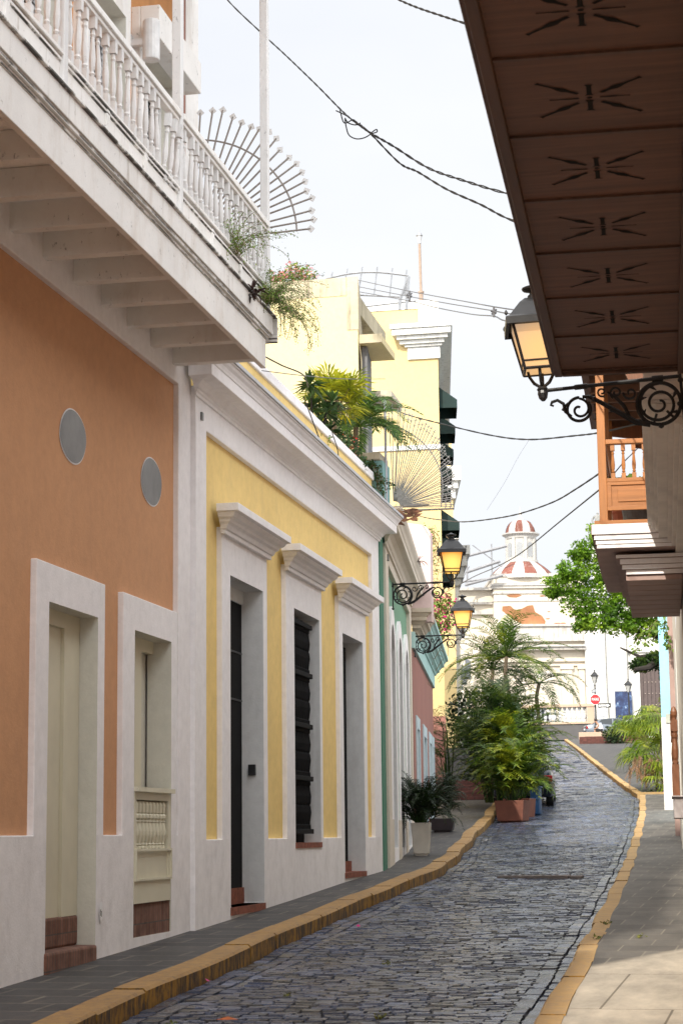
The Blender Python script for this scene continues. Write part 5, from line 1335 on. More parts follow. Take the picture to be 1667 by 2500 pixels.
t=empty('round_shrub',(-6.4,119,g(119)+.3),0,'bright green leafy shrub by the distant lamp posts','shrub'); mb=MB()
for c in ((-6.9,119,6.1),(-6.2,119,6.3),(-5.6,119,6.0),(-6.3,118.7,5.7),(-7.3,119,5.7)): blob_leaves(mb,c,.55,420,.16)
mb.build('foliage',M['fern'],t)
t=empty('dark_planter_shrub',(-7.2,117,g(117)),0,'dark low shrub at the end of the planting bed','shrub'); mb=MB()
for c in ((-7.3,117.3,5.7),(-6.9,117.2,5.5)): blob_leaves(mb,c,.5,350,.16)
mb.build('foliage',M['bush'],t)
# the big tree
tr=empty('street_tree',(-2.6,95,g(95)),0,'large bright green tree with spreading crown in front of the church','tree')
mb=MB()
mb.tube([(-1.4,95,g(95)-.2),(-1.5,95,5.5),(-1.7,95,8)],[.42,.33,.28],9)
LB=[[(-1.7,95,8),(-3.2,95,8.4),(-4.4,94.8,8.3),(-5.3,94.6,8.75)],[(-1.7,95,8),(-3.6,95,9.3),(-5.6,95.3,9.9),(-7.4,95,10.6)],[(-1.7,95,8),(-3.0,95.5,10),(-4.6,95,11.8),(-5.5,95,12.8)],[(-1.7,95,8),(-1.6,95,10.5),(-2.4,95,12.6)],[(-3.2,95,8.4),(-4.0,94,7.7),(-4.6,93.5,7.6)]]
for b in LB: mb.tube(b,[.2,.14,.09,.04][:len(b)],7)
mb.build('trunk',M['bark'],tr)
mb=MB()
CL=[(-8.0,95,11.9,.8),(-7.2,95,11.0,1.0),(-6.6,95,12.3,.9),(-7.6,94.6,12.5,.6),(-6.3,94.5,10.2,1.0),(-5.8,95,11.4,1.2),(-6.5,95.4,13.4,1.0),(-5.8,95,14.3,.9),(-5.2,94.6,13.2,1.1),(-4.9,95,12.0,1.1),(-5.3,94.4,10.0,1.0),(-4.5,94.6,10.8,1.1),(-4.2,95,9.7,.9),(-3.6,95,10.8,1.1),(-3.4,95,9.6,.8),(-4.4,95,14.2,1.1),(-3.6,95,13.0,1.2),(-2.7,95,11.8,1.3),(-2.0,95,13.4,1.4),(-1.2,95,11.4,1.4),(-2.6,95,9.9,.9),(-6.9,94.6,9.9,.5),(-5.0,94.5,14.9,.7),(-7.1,95,13.3,.5),(-8.5,95,11.5,.35)]
for (x,y,z,r_) in CL:
    blob_leaves(mb,(x,y,z),r_,int(560*r_*r_+70),.19,.75)
    for k in range(7):
        a=rnd.uniform(0,2*pi); b=rnd.uniform(-.6,1.2); q=(x+r_*cos(a)*cos(b),y+r_*.6*sin(a)*cos(b),z+r_*.75*sin(b)); blob_leaves(mb,q,.34*r_**.5,70,.16,.7)
mb.build('crown',M['treeleaf'],tr)
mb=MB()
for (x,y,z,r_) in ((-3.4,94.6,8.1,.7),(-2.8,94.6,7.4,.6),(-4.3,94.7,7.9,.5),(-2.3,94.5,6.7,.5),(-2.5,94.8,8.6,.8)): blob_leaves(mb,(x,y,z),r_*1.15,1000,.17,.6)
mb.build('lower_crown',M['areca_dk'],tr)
t=empty('overhanging_twig',(-1.3,40,3.7),0,'leafy green twig hanging down in front of the pale blue house','twig'); mb=MB(); br=MB()
for k in range(7):
    p=[Vector((-1.35+rnd.uniform(-.1,.1),40,4.3))]; dx=rnd.uniform(-.10,.04)
    for j in range(7): p.append(p[-1]+Vector((dx+rnd.uniform(-.03,.03),0,-.07+rnd.uniform(-.05,.03))))
    br.tube(p,.004,3)
    for q in p[1:]: blob_leaves(mb,q,.05,4,.09,1,None,1.0)
mb.build('leaves',M['fern'],t); br.build('stems',M['twig'],t)

# ================================================================== CHURCH
CA=R(12); CO=Vector((-16,165,0))
def ch(x,o,z): # x along the facade (same scale as world X), o towards the viewer
    d=x-CO.x; return (CO.x+d*cos(CA)*1.0+o*sin(CA), CO.y+d*sin(CA)-o*cos(CA), z)
class CF:
    def p(f,s,o,z): return ch(s,o,z)
C_=CF()
chu=empty('church',(-15,170,6.9),0,'large whitewashed church with a red ribbed dome at the end of the street','church')
mb=MB(); mb.fbox(C_,-22.9,-19.7,-12,-1.5,5,18.4); mb.fbox(C_,-22.9,-19.7,-12,-1.4,18.4,20.5); mb.build('side_wing_wall',M['church'],chu)
mb=MB(); mb.fbox(C_,-22.9,-19.4,-12,-1.1,18.45,18.75); mb.fbox(C_,-22.9,-19.4,-12,-1.0,19.3,19.5); mb.fbox(C_,-22.95,-19.4,-12,-.8,20.5,20.72); mb.build('side_cornice',M['churchold'],chu)
mb=MB(); mb.fbox(C_,-19.7,-12.2,-12,0,5,21.7); mb.build('wall',M['church'],chu)
mb=MB(); mb.fbox(C_,-19.8,-12.1,-12,.12,20.05,20.2); mb.fbox(C_,-19.9,-12,-12,.30,20.72,20.95); mb.fbox(C_,-19.85,-12.1,-12,.2,20.5,20.7); mb.fbox(C_,-19.8,-12.1,-12,.12,21.5,21.75); mb.fbox(C_,-19.75,-12.15,-12,.08,19.4,19.5); mb.build('cornice',M['churchold'],chu)
# exposed masonry patch
pp=[(-19.2,19.05),(-18.5,19.1),(-18.1,18.7),(-17.6,18.75),(-17.1,19.0),(-16.7,19.0),(-16.4,18.5),(-15.9,18.2),(-15.6,17.7),(-15.7,17.35),(-16.6,17.3),(-17.6,17.4),(-18.2,17.75),(-18.9,18.3),(-19.25,18.6)]
pp=[(x+.2+.08*rnd.uniform(-1,1),z+.08*rnd.uniform(-1,1)) for x,z in pp]
mb=MB(); mb.disc([ch(x,.03,z) for x,z in pp]); 
for (x,z,r_) in ((-15.2,17.9,.16),(-15.1,18.5,.12),(-14.4,17.45,.3),(-13.9,17.5,.2),(-18.0,19.9,.5),(-15.6,19.85,.2)): mb.disc([ch(x+r_*cos(k)*1.3,.03,z+r_*.35*sin(k)*rnd.uniform(.7,1.3)) for k in range(6)])
mb.build('exposed_rubble',M['rubble'],chu)
mb=MB(); mb.fbox(C_,-19.4,-12.2,0,.55,15.95,17.2); mb.fbox(C_,-19.55,-12.2,0,.75,17.2,17.38); mb.fbox(C_,-19.6,-12.2,0,1.0,15.45,15.62); mb.fbox(C_,-19.5,-12.2,0,.8,15.2,15.44); mb.build('balcony_ledge',M['churchold'],chu)
mb=MB(); mb.fbox(C_,-19.4,-12.2,0,.3,14.25,14.45); mb.fbox(C_,-19.4,-12.2,0,.18,13.9,14.05)
for a,b in ((-14.2,-13.3),(-12.75,-12.25),(-18.0,-17.0)):
    mb.fbox(C_,a,b,0,.22,6,13.6); mb.fbox(C_,a-.1,b+.1,0,.34,13.6,13.9)
split_build(mb,'pilaster',M['church'],chu)
# arched niche
mb=MB(); n=12; cx,cz,r0,r1=-15.4,12.3,.95,1.15
mb.disc([ch(cx-r0,.02,7)]+[ch(cx+r0*cos(R(180-15*k)),.02,cz+r0*sin(R(180-15*k))) for k in range(13)]+[ch(cx+r0,.02,7)]); mb.build('niche',plaster('niche_plaster',(.60,.54,.45),.1,.2),chu)
mb=MB(); 
for k in range(12):
    a0,a1=R(15*k),R(15*k+15); mb.quad(ch(cx+r0*cos(a0),.1,cz+r0*sin(a0)),ch(cx+r1*cos(a0),.1,cz+r1*sin(a0)),ch(cx+r1*cos(a1),.1,cz+r1*sin(a1)),ch(cx+r0*cos(a1),.1,cz+r0*sin(a1)))
mb.build('niche_arch',M['churchold'],chu)
# right taller wing
mb=MB(); mb.fbox(C_,-12.2,2,-12,.6,5,19.6); mb.build('nave_wall',M['churchwhite'],chu)
mb=MB(); 
for x in (-10.5,-8.72): mb.tube([ch(x-.03,.75,20),ch(x,.75,12),ch(x+.15,.75,7.6)],.05,5)
split_build(mb,'downpipe',M['stone'],chu)
mb=MB(); mb.fbox(C_,-12.1,-5,.6,.9,7,7.9); mb.build('base_course',M['churchwhite'],chu)
mb=MB(); mb.fbox(C_,-8.45,-7.75,.6,.85,7,14.9); mb.fbox(C_,-7.75,-3,.6,.85,14.35,14.9); mb.fbox(C_,-8.7,-3,.6,1.05,14.9,15.2); mb.build('door_surround',M['churchwhite'],chu)
mb=MB(); mb.fbox(C_,-7.7,-3.5,.6,.64,7,14.3); dr=mb.build('door',M['doorbrown'],chu)
mb=MB(); 
for i in range(7): mb.fbox(C_,-7.45+i*.33,-7.43+i*.33,.64,.66,7.1,13.8)
mb.build('plank_lines',M['hole'],dr)
mb=MB()
for j in range(6):
    for i in range(6): mb.lathe([(.045,0),(.03,.03)],6,Matrix.Translation(ch(-7.3+i*.30,.7,13.35-j*.95)))
split_build(mb,'stud',simple('pale_studs',(.6,.5,.42),.4),dr)
# dome
D0=ch(-17.05,-2.4,0); MD=Matrix.Translation((D0[0],D0[1],0)); K=167/165
def seg_dome(r0,z0,r1,z1,nseg,name1,name2,curve):
    a=MB(); b=MB(); 
    for k in range(nseg*2):
        t0,t1=2*pi*(k-.5)/(nseg*2)*1,2*pi*(k+.5)/(nseg*2)
        tgt=a if k%2 else b; m=8
        for j in range(m):
            u0,u1=j/m,(j+1)/m
            ra,rb=r0+(r1-r0)*curve(u0),r0+(r1-r0)*curve(u1); za,zb=z0+(z1-z0)*u0,z0+(z1-z0)*u1
            e=.0 if k%2 else .04
            P=[(ra+e,za,t0),(ra+e,za,t1),(rb+e,zb,t1),(rb+e,zb,t0)]
            tgt.quad(*[(D0[0]+r*cos(t),D0[1]+r*sin(t),z) for r,z,t in P])
    split_build(a,name1,M['domered'],chu); split_build(b,name2,M['domewhite'],chu)
seg_dome(2.75,21.75,1.35,23.0,8,'dome_skirt_tiles','dome_skirt_rib',lambda u:u**1.35)
mb=MB(); mb.lathe([(2.9,21.4),(2.9,21.75),(2.7,21.76)],24,MD); mb.lathe([(1.45,22.95),(1.45,23.15),(1.25,23.2),(1.22,25.0),(1.3,25.05),(1.35,25.25),(1.62,25.4),(1.62,25.5),(1.2,25.55)],24,MD)
for k in range(8):
    a=2*pi*(k+.5)/8; mb.box(-.12,.12,-.12,.12,23.15,25.1,MD@Matrix.Translation((1.25*cos(a),1.25*sin(a),0))@Matrix.Rotation(a,4,'Z'))
mb.build('lantern_drum',M['domewhite'],chu)
mb=MB()
for k in range(8):
    a=2*pi*k/8+R(22.5)*0; Mx=MD@Matrix.Rotation(a,4,'Z')
    mb.add([Mx@Vector((1.245,y,z)) for y,z in [(-.24,23.4),(.24,23.4),(.24,24.45)]+[(.24*cos(R(30*j)),24.45+.24*sin(R(30*j))) for j in range(1,6)]+[(-.24,24.45)]],[tuple(range(9))])
split_build(mb,'arched_opening',simple('grey_opening',(.28,.29,.30),.7),chu)
seg_dome(1.28,25.5,.25,26.75,6,'dome_tiles','dome_rib',lambda u:1-(max(0,1-u**2.0))**.5)
mb=MB(); mb.lathe([(.36,26.62),(.30,26.8),(.14,26.95),(.10,27.2),(.18,27.3),(.05,27.45),(.03,27.9)],10,MD); mb.build('finial',M['domewhite'],chu)
rf=empty('roof_timbers',(-22,160,20.5),0,'grey timber props and beams standing on the church roof left of the dome','timber frame')
def chp(px,pz,o=1): return ch(px,o,pz)
mb=MB()
for a,b,r_ in (((-22.2,23.1),(-18.6,24.0),.13),((-22.0,21.8),(-19.2,22.7),.14),((-22.2,20.7),(-19.0,21.5),.13),((-19.9,21.6),(-19.9,24.2),.06),((-22.0,20.6),(-22.0,22.9),.07),((-21.5,24.1),(-19.0,22.2),.05),((-22.8,20.6),(-21.8,22.3),.05),((-23.2,20.9),(-19.4,21.3),.10)):
    mb.tube([chp(*a),chp(*b)],r_,5)
split_build(mb,'beam',M['greywood'],rf)

# people --------------------------------------------------------------
def skinbody(name,J,E_,parent,mat,loc):
    """one continuous surface grown over a joint skeleton"""
    me=bpy.data.meshes.new(name); me.from_pydata([j[:3] for j in J],E_,[]); o=bpy.data.objects.new(name,me); col.objects.link(o); o.parent=parent
    me.materials.append(mat)
    md=o.modifiers.new('Skin','SKIN'); 
    for i,j in enumerate(J): me.skin_vertices[0].data[i].radius=(j[3],j[3]*(j[4] if len(j)>4 else 1))
    me.skin_vertices[0].data[0].use_root=True
    s=o.modifiers.new('Subdivision','SUBSURF'); s.levels=1; s.render_levels=2
    md.use_smooth_shade=True
    return o
def seated(loc,rz,label,shirt,pants):
    t=empty('person',loc,rz,label,'person')
    # pelvis, spine bent forward (faces +x), legs, arms reaching to the lap
    J=[(0,0,.50,.13),(.05,0,.68,.13),(.16,0,.86,.15),(.25,0,.99,.06),(.30,0,1.06,.055),(.36,0,1.17,.095),
       (.0,.09,.50,.09),(.42,.12,.52,.075),(.44,.12,.08,.045),(.55,.12,.04,.035),(.0,-.09,.50,.09),(.42,-.12,.52,.075),(.40,-.12,.08,.045),(.51,-.12,.04,.035),
       (.18,.19,.90,.055),(.30,.24,.66,.045),(.48,.12,.62,.035),(.18,-.19,.90,.055),(.30,-.24,.66,.045),(.48,-.10,.62,.035)]
    E_=[(0,1),(1,2),(2,3),(3,4),(4,5),(0,6),(6,7),(7,8),(8,9),(0,10),(10,11),(11,12),(12,13),(2,14),(14,15),(15,16),(2,17),(17,18),(18,19)]
    skinbody('body',J,E_,t,M['skin'],loc)
    mb=MB(); mb.lathe([(.165,.0),(.175,.12),(.185,.28),(.17,.38),(.09,.44)],12,Matrix.Translation((.0,0,.55))@Matrix.Rotation(.42,4,'Y')); mb.build('shirt',shirt,t,local=True,smooth=True)
    mb=MB(); mb.tube([(-.08,.08,.53),(.15,.10,.53),(.40,.12,.53)],[.13,.11,.09],9); mb.tube([(-.08,-.08,.53),(.15,-.10,.53),(.40,-.12,.53)],[.13,.11,.09],9); mb.build('shorts',pants,t,local=True,smooth=True)
    mb=MB(); mb.lathe([(.03,-.02),(.10,.02),(.115,.08),(.10,.15),(.04,.18)],10,Matrix.Translation((.335,0,1.14))); mb.build('hair',M['hair'],t,local=True,smooth=True)
    return t
sl=empty('low_wall_bench',(-8.9,131,6.1),0,'pale low stone ledge on which the distant person sits','ledge')
zb=g(131)
mb=MB(); mb.box(-10.2,-7.6,130.4,131.6,zb-.1,zb+.42); mb.build('ledge',M['beige'],sl,bevel=.02)
p=seated((-8.75,130.9,zb+.02),R(185),'person in a white sleeveless top bent forward on the low ledge',M['cloth_white'],M['cloth_black'])
p2=empty('person',(-7.95,146.5,g(146)),R(170),'standing person in white with long dark hair behind the silver car','person')
J=[(0,0,.95,.12),(0,0,1.15,.12),(0,0,1.38,.14),(0,0,1.5,.05),(.01,0,1.56,.05),(.02,0,1.67,.09),(0,.09,.9,.09),(.03,.1,.48,.06),(0,.1,.08,.045),(.1,.1,.03,.035),(0,-.09,.9,.09),(-.03,-.1,.48,.06),(-.04,-.1,.08,.045),(.06,-.1,.03,.035),(0,.19,1.4,.05),(.05,.24,1.12,.042),(.15,.2,.9,.033),(0,-.19,1.4,.05),(.05,-.24,1.12,.042),(.15,-.2,.9,.033)]
E_=[(0,1),(1,2),(2,3),(3,4),(4,5),(0,6),(6,7),(7,8),(8,9),(0,10),(10,11),(11,12),(12,13),(2,14),(14,15),(15,16),(2,17),(17,18),(18,19)]
skinbody('body',J,E_,p2,M['skin'],None)
mb=MB(); mb.lathe([(.19,0),(.16,.2),(.19,.42),(.17,.52),(.08,.57)],12,Matrix.Translation((0,0,.92))); mb.build('shirt',M['cloth_white'],p2,local=True,smooth=True)
mb=MB(); mb.lathe([(.14,0),(.13,.2),(.12,.38),(.04,.45)],10,Matrix.Translation((-.03,0,1.33))); mb.build('hair',M['hair'],p2,local=True,smooth=True)
mb=MB(); mb.tube([(0,.09,.95),(.03,.1,.48),(0,.1,.1)],[.11,.08,.07],8); mb.tube([(0,-.09,.95),(-.03,-.1,.48),(-.04,-.1,.1)],[.11,.08,.07],8); mb.build('trousers',M['cloth_black'],p2,local=True,smooth=True)

# cars ------------------------------------------------------------------
def car(loc,rz,paint,label):
    """local +x is the front"""
    t=empty('parked_car',loc,rz,label,'car'); b=MB()
    L2,W2=2.2,.86
    st=[(-2.2,.35,.80,.70),(-2.12,.28,.98,.80),(-1.6,.25,1.02,.85),(-1.0,.22,1.0,.86),(.6,.22,.96,.86),(1.2,.24,.92,.85),(1.9,.28,.78,.78),(2.2,.36,.62,.62)]
    ring=[]
    for x,z0,z1,w in st: ring.append([(x,-w,z0),(x,-w*1.02,(z0+z1)/2),(x,-w*.94,z1),(x,w*.94,z1),(x,w*1.02,(z0+z1)/2),(x,w,z0)])
    vs=[p for r in ring for p in r]; n=6
    fs=[(i*n+k,i*n+(k+1)%n,(i+1)*n+(k+1)%n,(i+1)*n+k) for i in range(len(st)-1) for k in range(n)]+[tuple(range(n)),tuple((len(st)-1)*n+k for k in range(n-1,-1,-1))]
    b.add(vs,fs); body=b.build('body',paint,t,local=True,bevel=.05,smooth=True)
    c=MB(); cs=[(-1.75,1.0,.76),(-1.15,1.40,.60),(-.2,1.46,.60),(.35,1.40,.60),(1.15,.94,.74)]
    vs=[]
    for x,z,w in cs: vs+=[(x,-w,z),(x,w,z)]
    m=len(cs); base=[(x,-.80,.96) for x,_,_ in cs]+[(x,.80,.96) for x,_,_ in cs]
    vs+=base
    fs=[(2*i,2*i+1,2*i+3,2*i+2) for i in range(m-1)]+[(2*i,2*i+2,2*m+i+1,2*m+i) for i in range(m-1)]+[(2*i+1,3*m+i,3*m+i+1,2*i+3) for i in range(m-1)]
    c.add(vs,fs); c.build('roof',paint,t,local=True,bevel=.03)
    G=MB()
    for s in (-1,1):
        G.add([(-1.45,s*.745,1.02),(-1.05,s*.625,1.36),(-.3,s*.615,1.42),(-.32,s*.80,1.0)],[(0,1,2,3)]); G.add([(-.24,s*.80,1.0),(-.22,s*.615,1.42),(.33,s*.615,1.36),(.92,s*.775,.99)],[(0,1,2,3)])
    G.add([(-1.72,-.6,1.03),(-1.18,-.52,1.395),(-1.18,.52,1.395),(-1.72,.6,1.03)],[(0,1,2,3)]); G.add([(1.1,-.62,.98),(.42,-.54,1.375),(.42,.54,1.375),(1.1,.62,.98)],[(0,1,2,3)])
    g2=MB(); g2.add([(x*1.006,y*1.012,z+.006) for x,y,z in G.v],G.f); g2.build('windows',M['carglass'],t,local=True)
    for x in (-1.35,1.35):
        for s in (-1,1):
            w=MB(); Mx=Matrix.Translation((x,s*.74,.31))@Matrix.Rotation(R(90)*-s,4,'X'); w.lathe([(.20,-.1),(.30,-.1),(.315,-.07),(.315,.09),(.30,.11),(.20,.11)],18,Mx); wo=w.build('wheel',M['rubber'],t,local=True)
            w=MB(); w.lathe([(.02,.13),(.06,.125),(.19,.10),(.20,.08)],12,Mx); w.build('rim',M['chrome'],wo,local=True)
    for s in (-1,1):
        w=MB(); w.box(-2.20,-2.05,s*.72-.13,s*.72+.13,.70,.88); w.build('tail_light',M['redlens'],t,local=True,bevel=.02)
        w=MB(); w.box(2.0,2.17,s*.62-.13,s*.62+.13,.60,.70); w.build('headlight',M['carglass'],t,local=True,bevel=.02)
        w=MB(); w.box(.75,.92,s*.95-.07,s*.95+.07,.98,1.08); w.build('mirror',M['black2'],t,local=True,bevel=.02)
    w=MB(); w.box(-2.24,-2.18,-.6,.6,.36,.5); w.build('bumper',M['black2'],t,local=True); 
    w=MB(); w.box(-2.225,-2.2,-.18,.18,.62,.74); w.build('number_plate',M['signwhite'],t,local=True)
    return t
cc=car((-6.12,57.7,g(57.7)-.13),R(92),M['cardark'],'dark car parked behind the kerb planters, mostly hidden by palms')
cc.rotation_euler=(0,R(-3.2),R(94)); cc.location.z=g(57.0)-.10
car((-8.55,142.5,g(142)-.02),R(14),M['carsilver'],'silver saloon parked on the cross street below the church wall')

# far street furniture ----------------------------------------------------
def streetlamp(x,y,h,label,sc=1):
    t=empty('street_lamp',(x,y,g(y)),0,label,'street lamp','old style street lamps near the church'); z0=g(y)
    Mx=Matrix.Translation((x,y,z0)); mb=MB()
    mb.lathe([(.20,0),(.20,.12),(.15,.16),(.13,.7),(.16,.75),(.10,.9),(.07,1.2),(.085,1.25),(.06,1.3),(.05,h-.95),(.09,h-.9),(.03,h-.85),(.03,h-.78)],10,Mx); mb.build('post',M['black2'],t)
    mb=MB(); mb.lathe([(.10,h-.78),(.24,h-.30)],4,Mx,ph=.6); mb.build('glass',simple('grey_lamp_glass',(.38,.38,.37),.25) if 'lampglass' not in M else M['lampglass'],t)
    M['lampglass']=bpy.data.materials['grey_lamp_glass']
    mb=MB(); mb.lathe([(.34,h-.31),(.34,h-.27),(.20,h-.14),(.07,h-.02),(.03,h+.03),(.08,h+.06),(.02,h+.14)],4,Mx,ph=.6)
    for k in range(4):
        a=.6+k*pi/2; mb.tube([(x+.10*cos(a),y+.10*sin(a),z0+h-.78),(x+.25*cos(a),y+.25*sin(a),z0+h-.30)],.018,4)
    mb.build('cap',M['black2'],t); return t
streetlamp(-9.15,132,4.45,'dark street lamp carrying the red octagonal sign')
streetlamp(-7.05,134,3.85,'dark street lamp by the shrubs in front of the church door')
def text(name,s,size,loc,rot,mat,parent,ext=.004,sx=1,align='CENTER'):
    cu=bpy.data.curves.new(name,'FONT'); cu.body=s; cu.size=size; cu.extrude=ext; cu.align_x=align; cu.align_y='CENTER'; cu.materials.append(mat)
    o=bpy.data.objects.new(name,cu); col.objects.link(o)
    # turn the lettering into a mesh
    bpy.context.view_layer.update(); dg=bpy.context.evaluated_depsgraph_get(); me=bpy.data.meshes.new_from_object(o.evaluated_get(dg))
    bpy.data.objects.remove(o); o=bpy.data.objects.new(name,me); col.objects.link(o)
    Wm=Matrix.Translation(loc)@Matrix.Rotation(rot,4,'Z')@Matrix.Rotation(R(90),4,'X')@Matrix.Scale(sx,4,(1,0,0))
    if parent: o.parent=parent; o.matrix_local=WM[parent.name].inverted()@Wm
    else: o.matrix_world=Wm
    return o
SY=131.8
sg=empty('stop_sign',(-9.13,SY,8.95),0,'red octagonal stop sign reading PARE on the street lamp','road sign')
mb=MB(); r_=.375; cz=8.78
mb.add([(-9.14+r_*cos(R(22.5+45*k)),yy,cz+r_*sin(R(22.5+45*k))) for yy in (SY,SY+.03) for k in range(8)],[tuple(range(7,-1,-1)),tuple(range(8,16))]+[(k,(k+1)%8,8+(k+1)%8,8+k) for k in range(8)]); mb.build('rim',M['signwhite'],sg)
mb=MB(); mb.disc([(-9.14+.345*cos(R(22.5+45*k)),SY-.006,cz+.345*sin(R(22.5+45*k))) for k in range(7,-1,-1)]); mb.build('face',M['signred'],sg)
text('lettering','PARE',.25,(-9.14,SY-.012,cz),0,M['signwhite'],sg,.004,.86)
so_=empty('one_way_sign',(-8.6,SY,8.4),0,'black and white one way arrow sign below the red sign','road sign')
mb=MB(); mb.box(-8.98,-8.12,SY+.0,SY+.02,8.22,8.52); mb.build('plate',M['signblack'],so_)
mb=MB(); mb.disc([(-8.93,SY-.006,8.31),(-8.36,SY-.006,8.31),(-8.36,SY-.006,8.27),(-8.19,SY-.006,8.37),(-8.36,SY-.006,8.47),(-8.36,SY-.006,8.43),(-8.93,SY-.006,8.43)]); mb.build('arrow',M['signwhite'],so_)
text('lettering','TRANSITO',.105,(-8.64,SY-.010,8.37),0,M['signblack'],so_)
sn=empty('street_name_sign',(-9.25,SY,9.3),0,'small black street name plate between lamp and red sign','street sign')
mb=MB(); mb.add([(-9.38,SY-.05,9.16),(-9.05,SY-.05,9.25),(-9.05,SY-.05,9.52),(-9.38,SY-.05,9.42)],[(0,1,2,3)]); mb.build('plate',M['signblack'],sn)
mb=MB(); mb.add([(-9.345,SY-.055,9.21),(-9.085,SY-.055,9.28),(-9.085,SY-.055,9.47),(-9.345,SY-.055,9.39)],[(0,1,2,3)]); mb.build('face',M['signgrey'],sn)
inf=empty('parking_sign',(-8.65,143,g(143)),0,'grey parking sign on a thin post beside the balustrade end','road sign')
mb=MB(); mb.tube([(-9.35,143,g(143)),(-9.35,143,g(143)+2.5)],.03,5); mb.build('post',M['galv'],inf)
mb=MB(); mb.box(-9.65,-9.1,142.9,142.93,g(143)+1.55,g(143)+2.55); mb.build('plate',M['signgrey'],inf)
mb=MB()
for i in range(5): mb.box(-9.58,-9.17,142.885,142.895,g(143)+1.68+i*.16,g(143)+1.74+i*.16)
mb.build('lines',M['signwhite'],inf)
po=empty('poster_banner',(-9,162,8),0,'dark blue painted banner with a pale figure on the church front','banner')
pm,nt,b=newmat('blue_banner_print'); pv=pos(nt)
nn=nz(nt,pv,1.6,6,.75); L(nt,ramp(nt,nn,[(.35,(.006,.010,.04)),(.52,(.014,.03,.10)),(.60,(.06,.12,.24)),(.68,(.55,.60,.66))]),b.inputs['Base Color'])
mb=MB(); mb.fbox(C_,-9.95,-8.55,1.3,1.34,9.0,11.6); mb.build('print',pm,po)
mb=MB(); mb.fbox(C_,-10.0,-8.5,1.29,1.35,11.6,11.66); mb.fbox(C_,-10.0,-8.5,1.29,1.35,8.94,9.0); mb.tube([ch(-9.25,1.25,7),ch(-9.25,1.25,9)],.04,5); mb.build('frame',M['galv'],po)
# railing in front of the church
rl=empty('low_railing',(-9,152,7),0,'thin dark railing in front of the church base','railing'); mb=MB()
for i in range(9): mb.tube([(-9.6+i*.5,152,g(152)),(-9.6+i*.5,152,g(152)+1.15)],.02,4)
mb.tube([(-9.6,152,g(152)+1.15),(-5.6,152,g(152)+1.15)],.025,4); mb.build('bars',M['galv'],rl)
# balustrade above the dark wall
bl=empty('terrace_balustrade',(-13,146,6.7),0,'cream coped balustrade of pale turned balusters on a dark grey wall','balustrade')
mb=MB(); mb.box(-24,-10.35,146,150,5.5,7.95); mb.build('base_wall',M['greywall'],bl)
mb=MB(); mb.box(-24,-10.25,145.9,146.6,7.95,8.12); mb.box(-24,-10.2,145.85,146.65,9.2,9.42); mb.box(-10.75,-10.25,145.9,146.6,8.12,9.2); mb.box(-16.1,-15.7,145.9,146.6,8.12,9.2); mb.build('coping',M['beige'],bl,bevel=.02)
i=0; x=-10.98
while x>-20:
    if not(-16.3<x<-15.5):
        mb=MB(); h=1.08; mb.lathe([(.13,0),(.13,.1*h),(.07,.14*h),(.13,.26*h),(.14,.36*h),(.09,.5*h),(.06,.6*h),(.09,.66*h),(.06,.72*h),(.09,.84*h),(.13,.9*h),(.13,h)],8,Matrix.Translation((x,146.25,8.12))); mb.build('baluster',M['balu_grey'],bl)
    x-=.36
tc=empty('terrace_floor_car',(-15.4,151,8),0,'dark car roof glimpsed above the balustrade beside the palm','car')
mb=MB(); mb.lathe([(1.6,0),(1.5,.5),(1.1,.95),(.3,1.05)],16,Matrix.Translation((-15.6,152,8.6))@Matrix.Scale(.6,4,(0,1,0))); mb.build('body',M['cardark'],tc,smooth=True)
tf=MB(); tf.box(-24,-10.35,150,158,6,8.0); tf.build('terrace',M['asphalt'],kind='structure')
# statue
sta=empty('statue',(-10.6,163,19.5),0,'grey stone statue standing high on the church above the tree','statue')
YS=163; mb=MB(); mb.box(-11.15,-10.15,YS-.4,YS+1,19.5,24.3); mb.box(-11.25,-10.05,YS-.5,YS+1.1,24.3,24.5); mb.build('pedestal',M['churchwhite'],sta)
J=[(0,0,1.05,.24),(0,0,1.35,.22),(0,0,1.72,.27),(0,0,1.90,.10),(0,0,1.97,.10),(0,0,2.12,.15),(.10,0,.6,.22),(.12,0,.1,.18),(-.12,0,.6,.20),(-.12,0,.1,.16),(.30,0,1.75,.11),(.40,0,1.40,.09),(.22,-.1,1.25,.07),(-.30,0,1.75,.11),(-.50,0,1.45,.09),(-.42,-.1,1.15,.07)]
E_=[(0,1),(1,2),(2,3),(3,4),(4,5),(0,6),(6,7),(0,8),(8,9),(2,10),(10,11),(11,12),(2,13),(13,14),(14,15)]
o=skinbody('figure',J,E_,sta,M['stone'],None); o.matrix_local=WM[sta.name].inverted()@Matrix.Translation((-10.62,YS,24.45))@Matrix.Scale(.95,4)

# ================================================================== CABLES
CAMF=4789.16; YAW,PIT,ROL=.196297,.163634,.011545
Fv=Vector((-sin(YAW)*cos(PIT),cos(YAW)*cos(PIT),sin(PIT))); Ri=Vector((cos(YAW),sin(YAW),0)); Up=Ri.cross(Fv)
Rv=Ri*cos(ROL)-Up*sin(ROL); Uv=Ri*sin(ROL)+Up*cos(ROL)
def ray_at(px,py,Y):
    d=Fv+Rv*((px-833.5)/CAMF)+Uv*((1250-py)/CAMF); return d*(Y/d.y)
gC='overhead cables strung across the street'
def smooth(P,n=6):
    out=[]
    for i in range(len(P)-1):
        p0=P[max(i-1,0)];p1=P[i];p2=P[i+1];p3=P[min(i+2,len(P)-1)]
        for k in range(n):
            t=k/n; out.append(.5*((2*p1)+(p2-p0)*t+(2*p0-5*p1+4*p2-p3)*t*t+(3*p1-p0-3*p2+p3)*t**3))
    return out+[P[-1]]
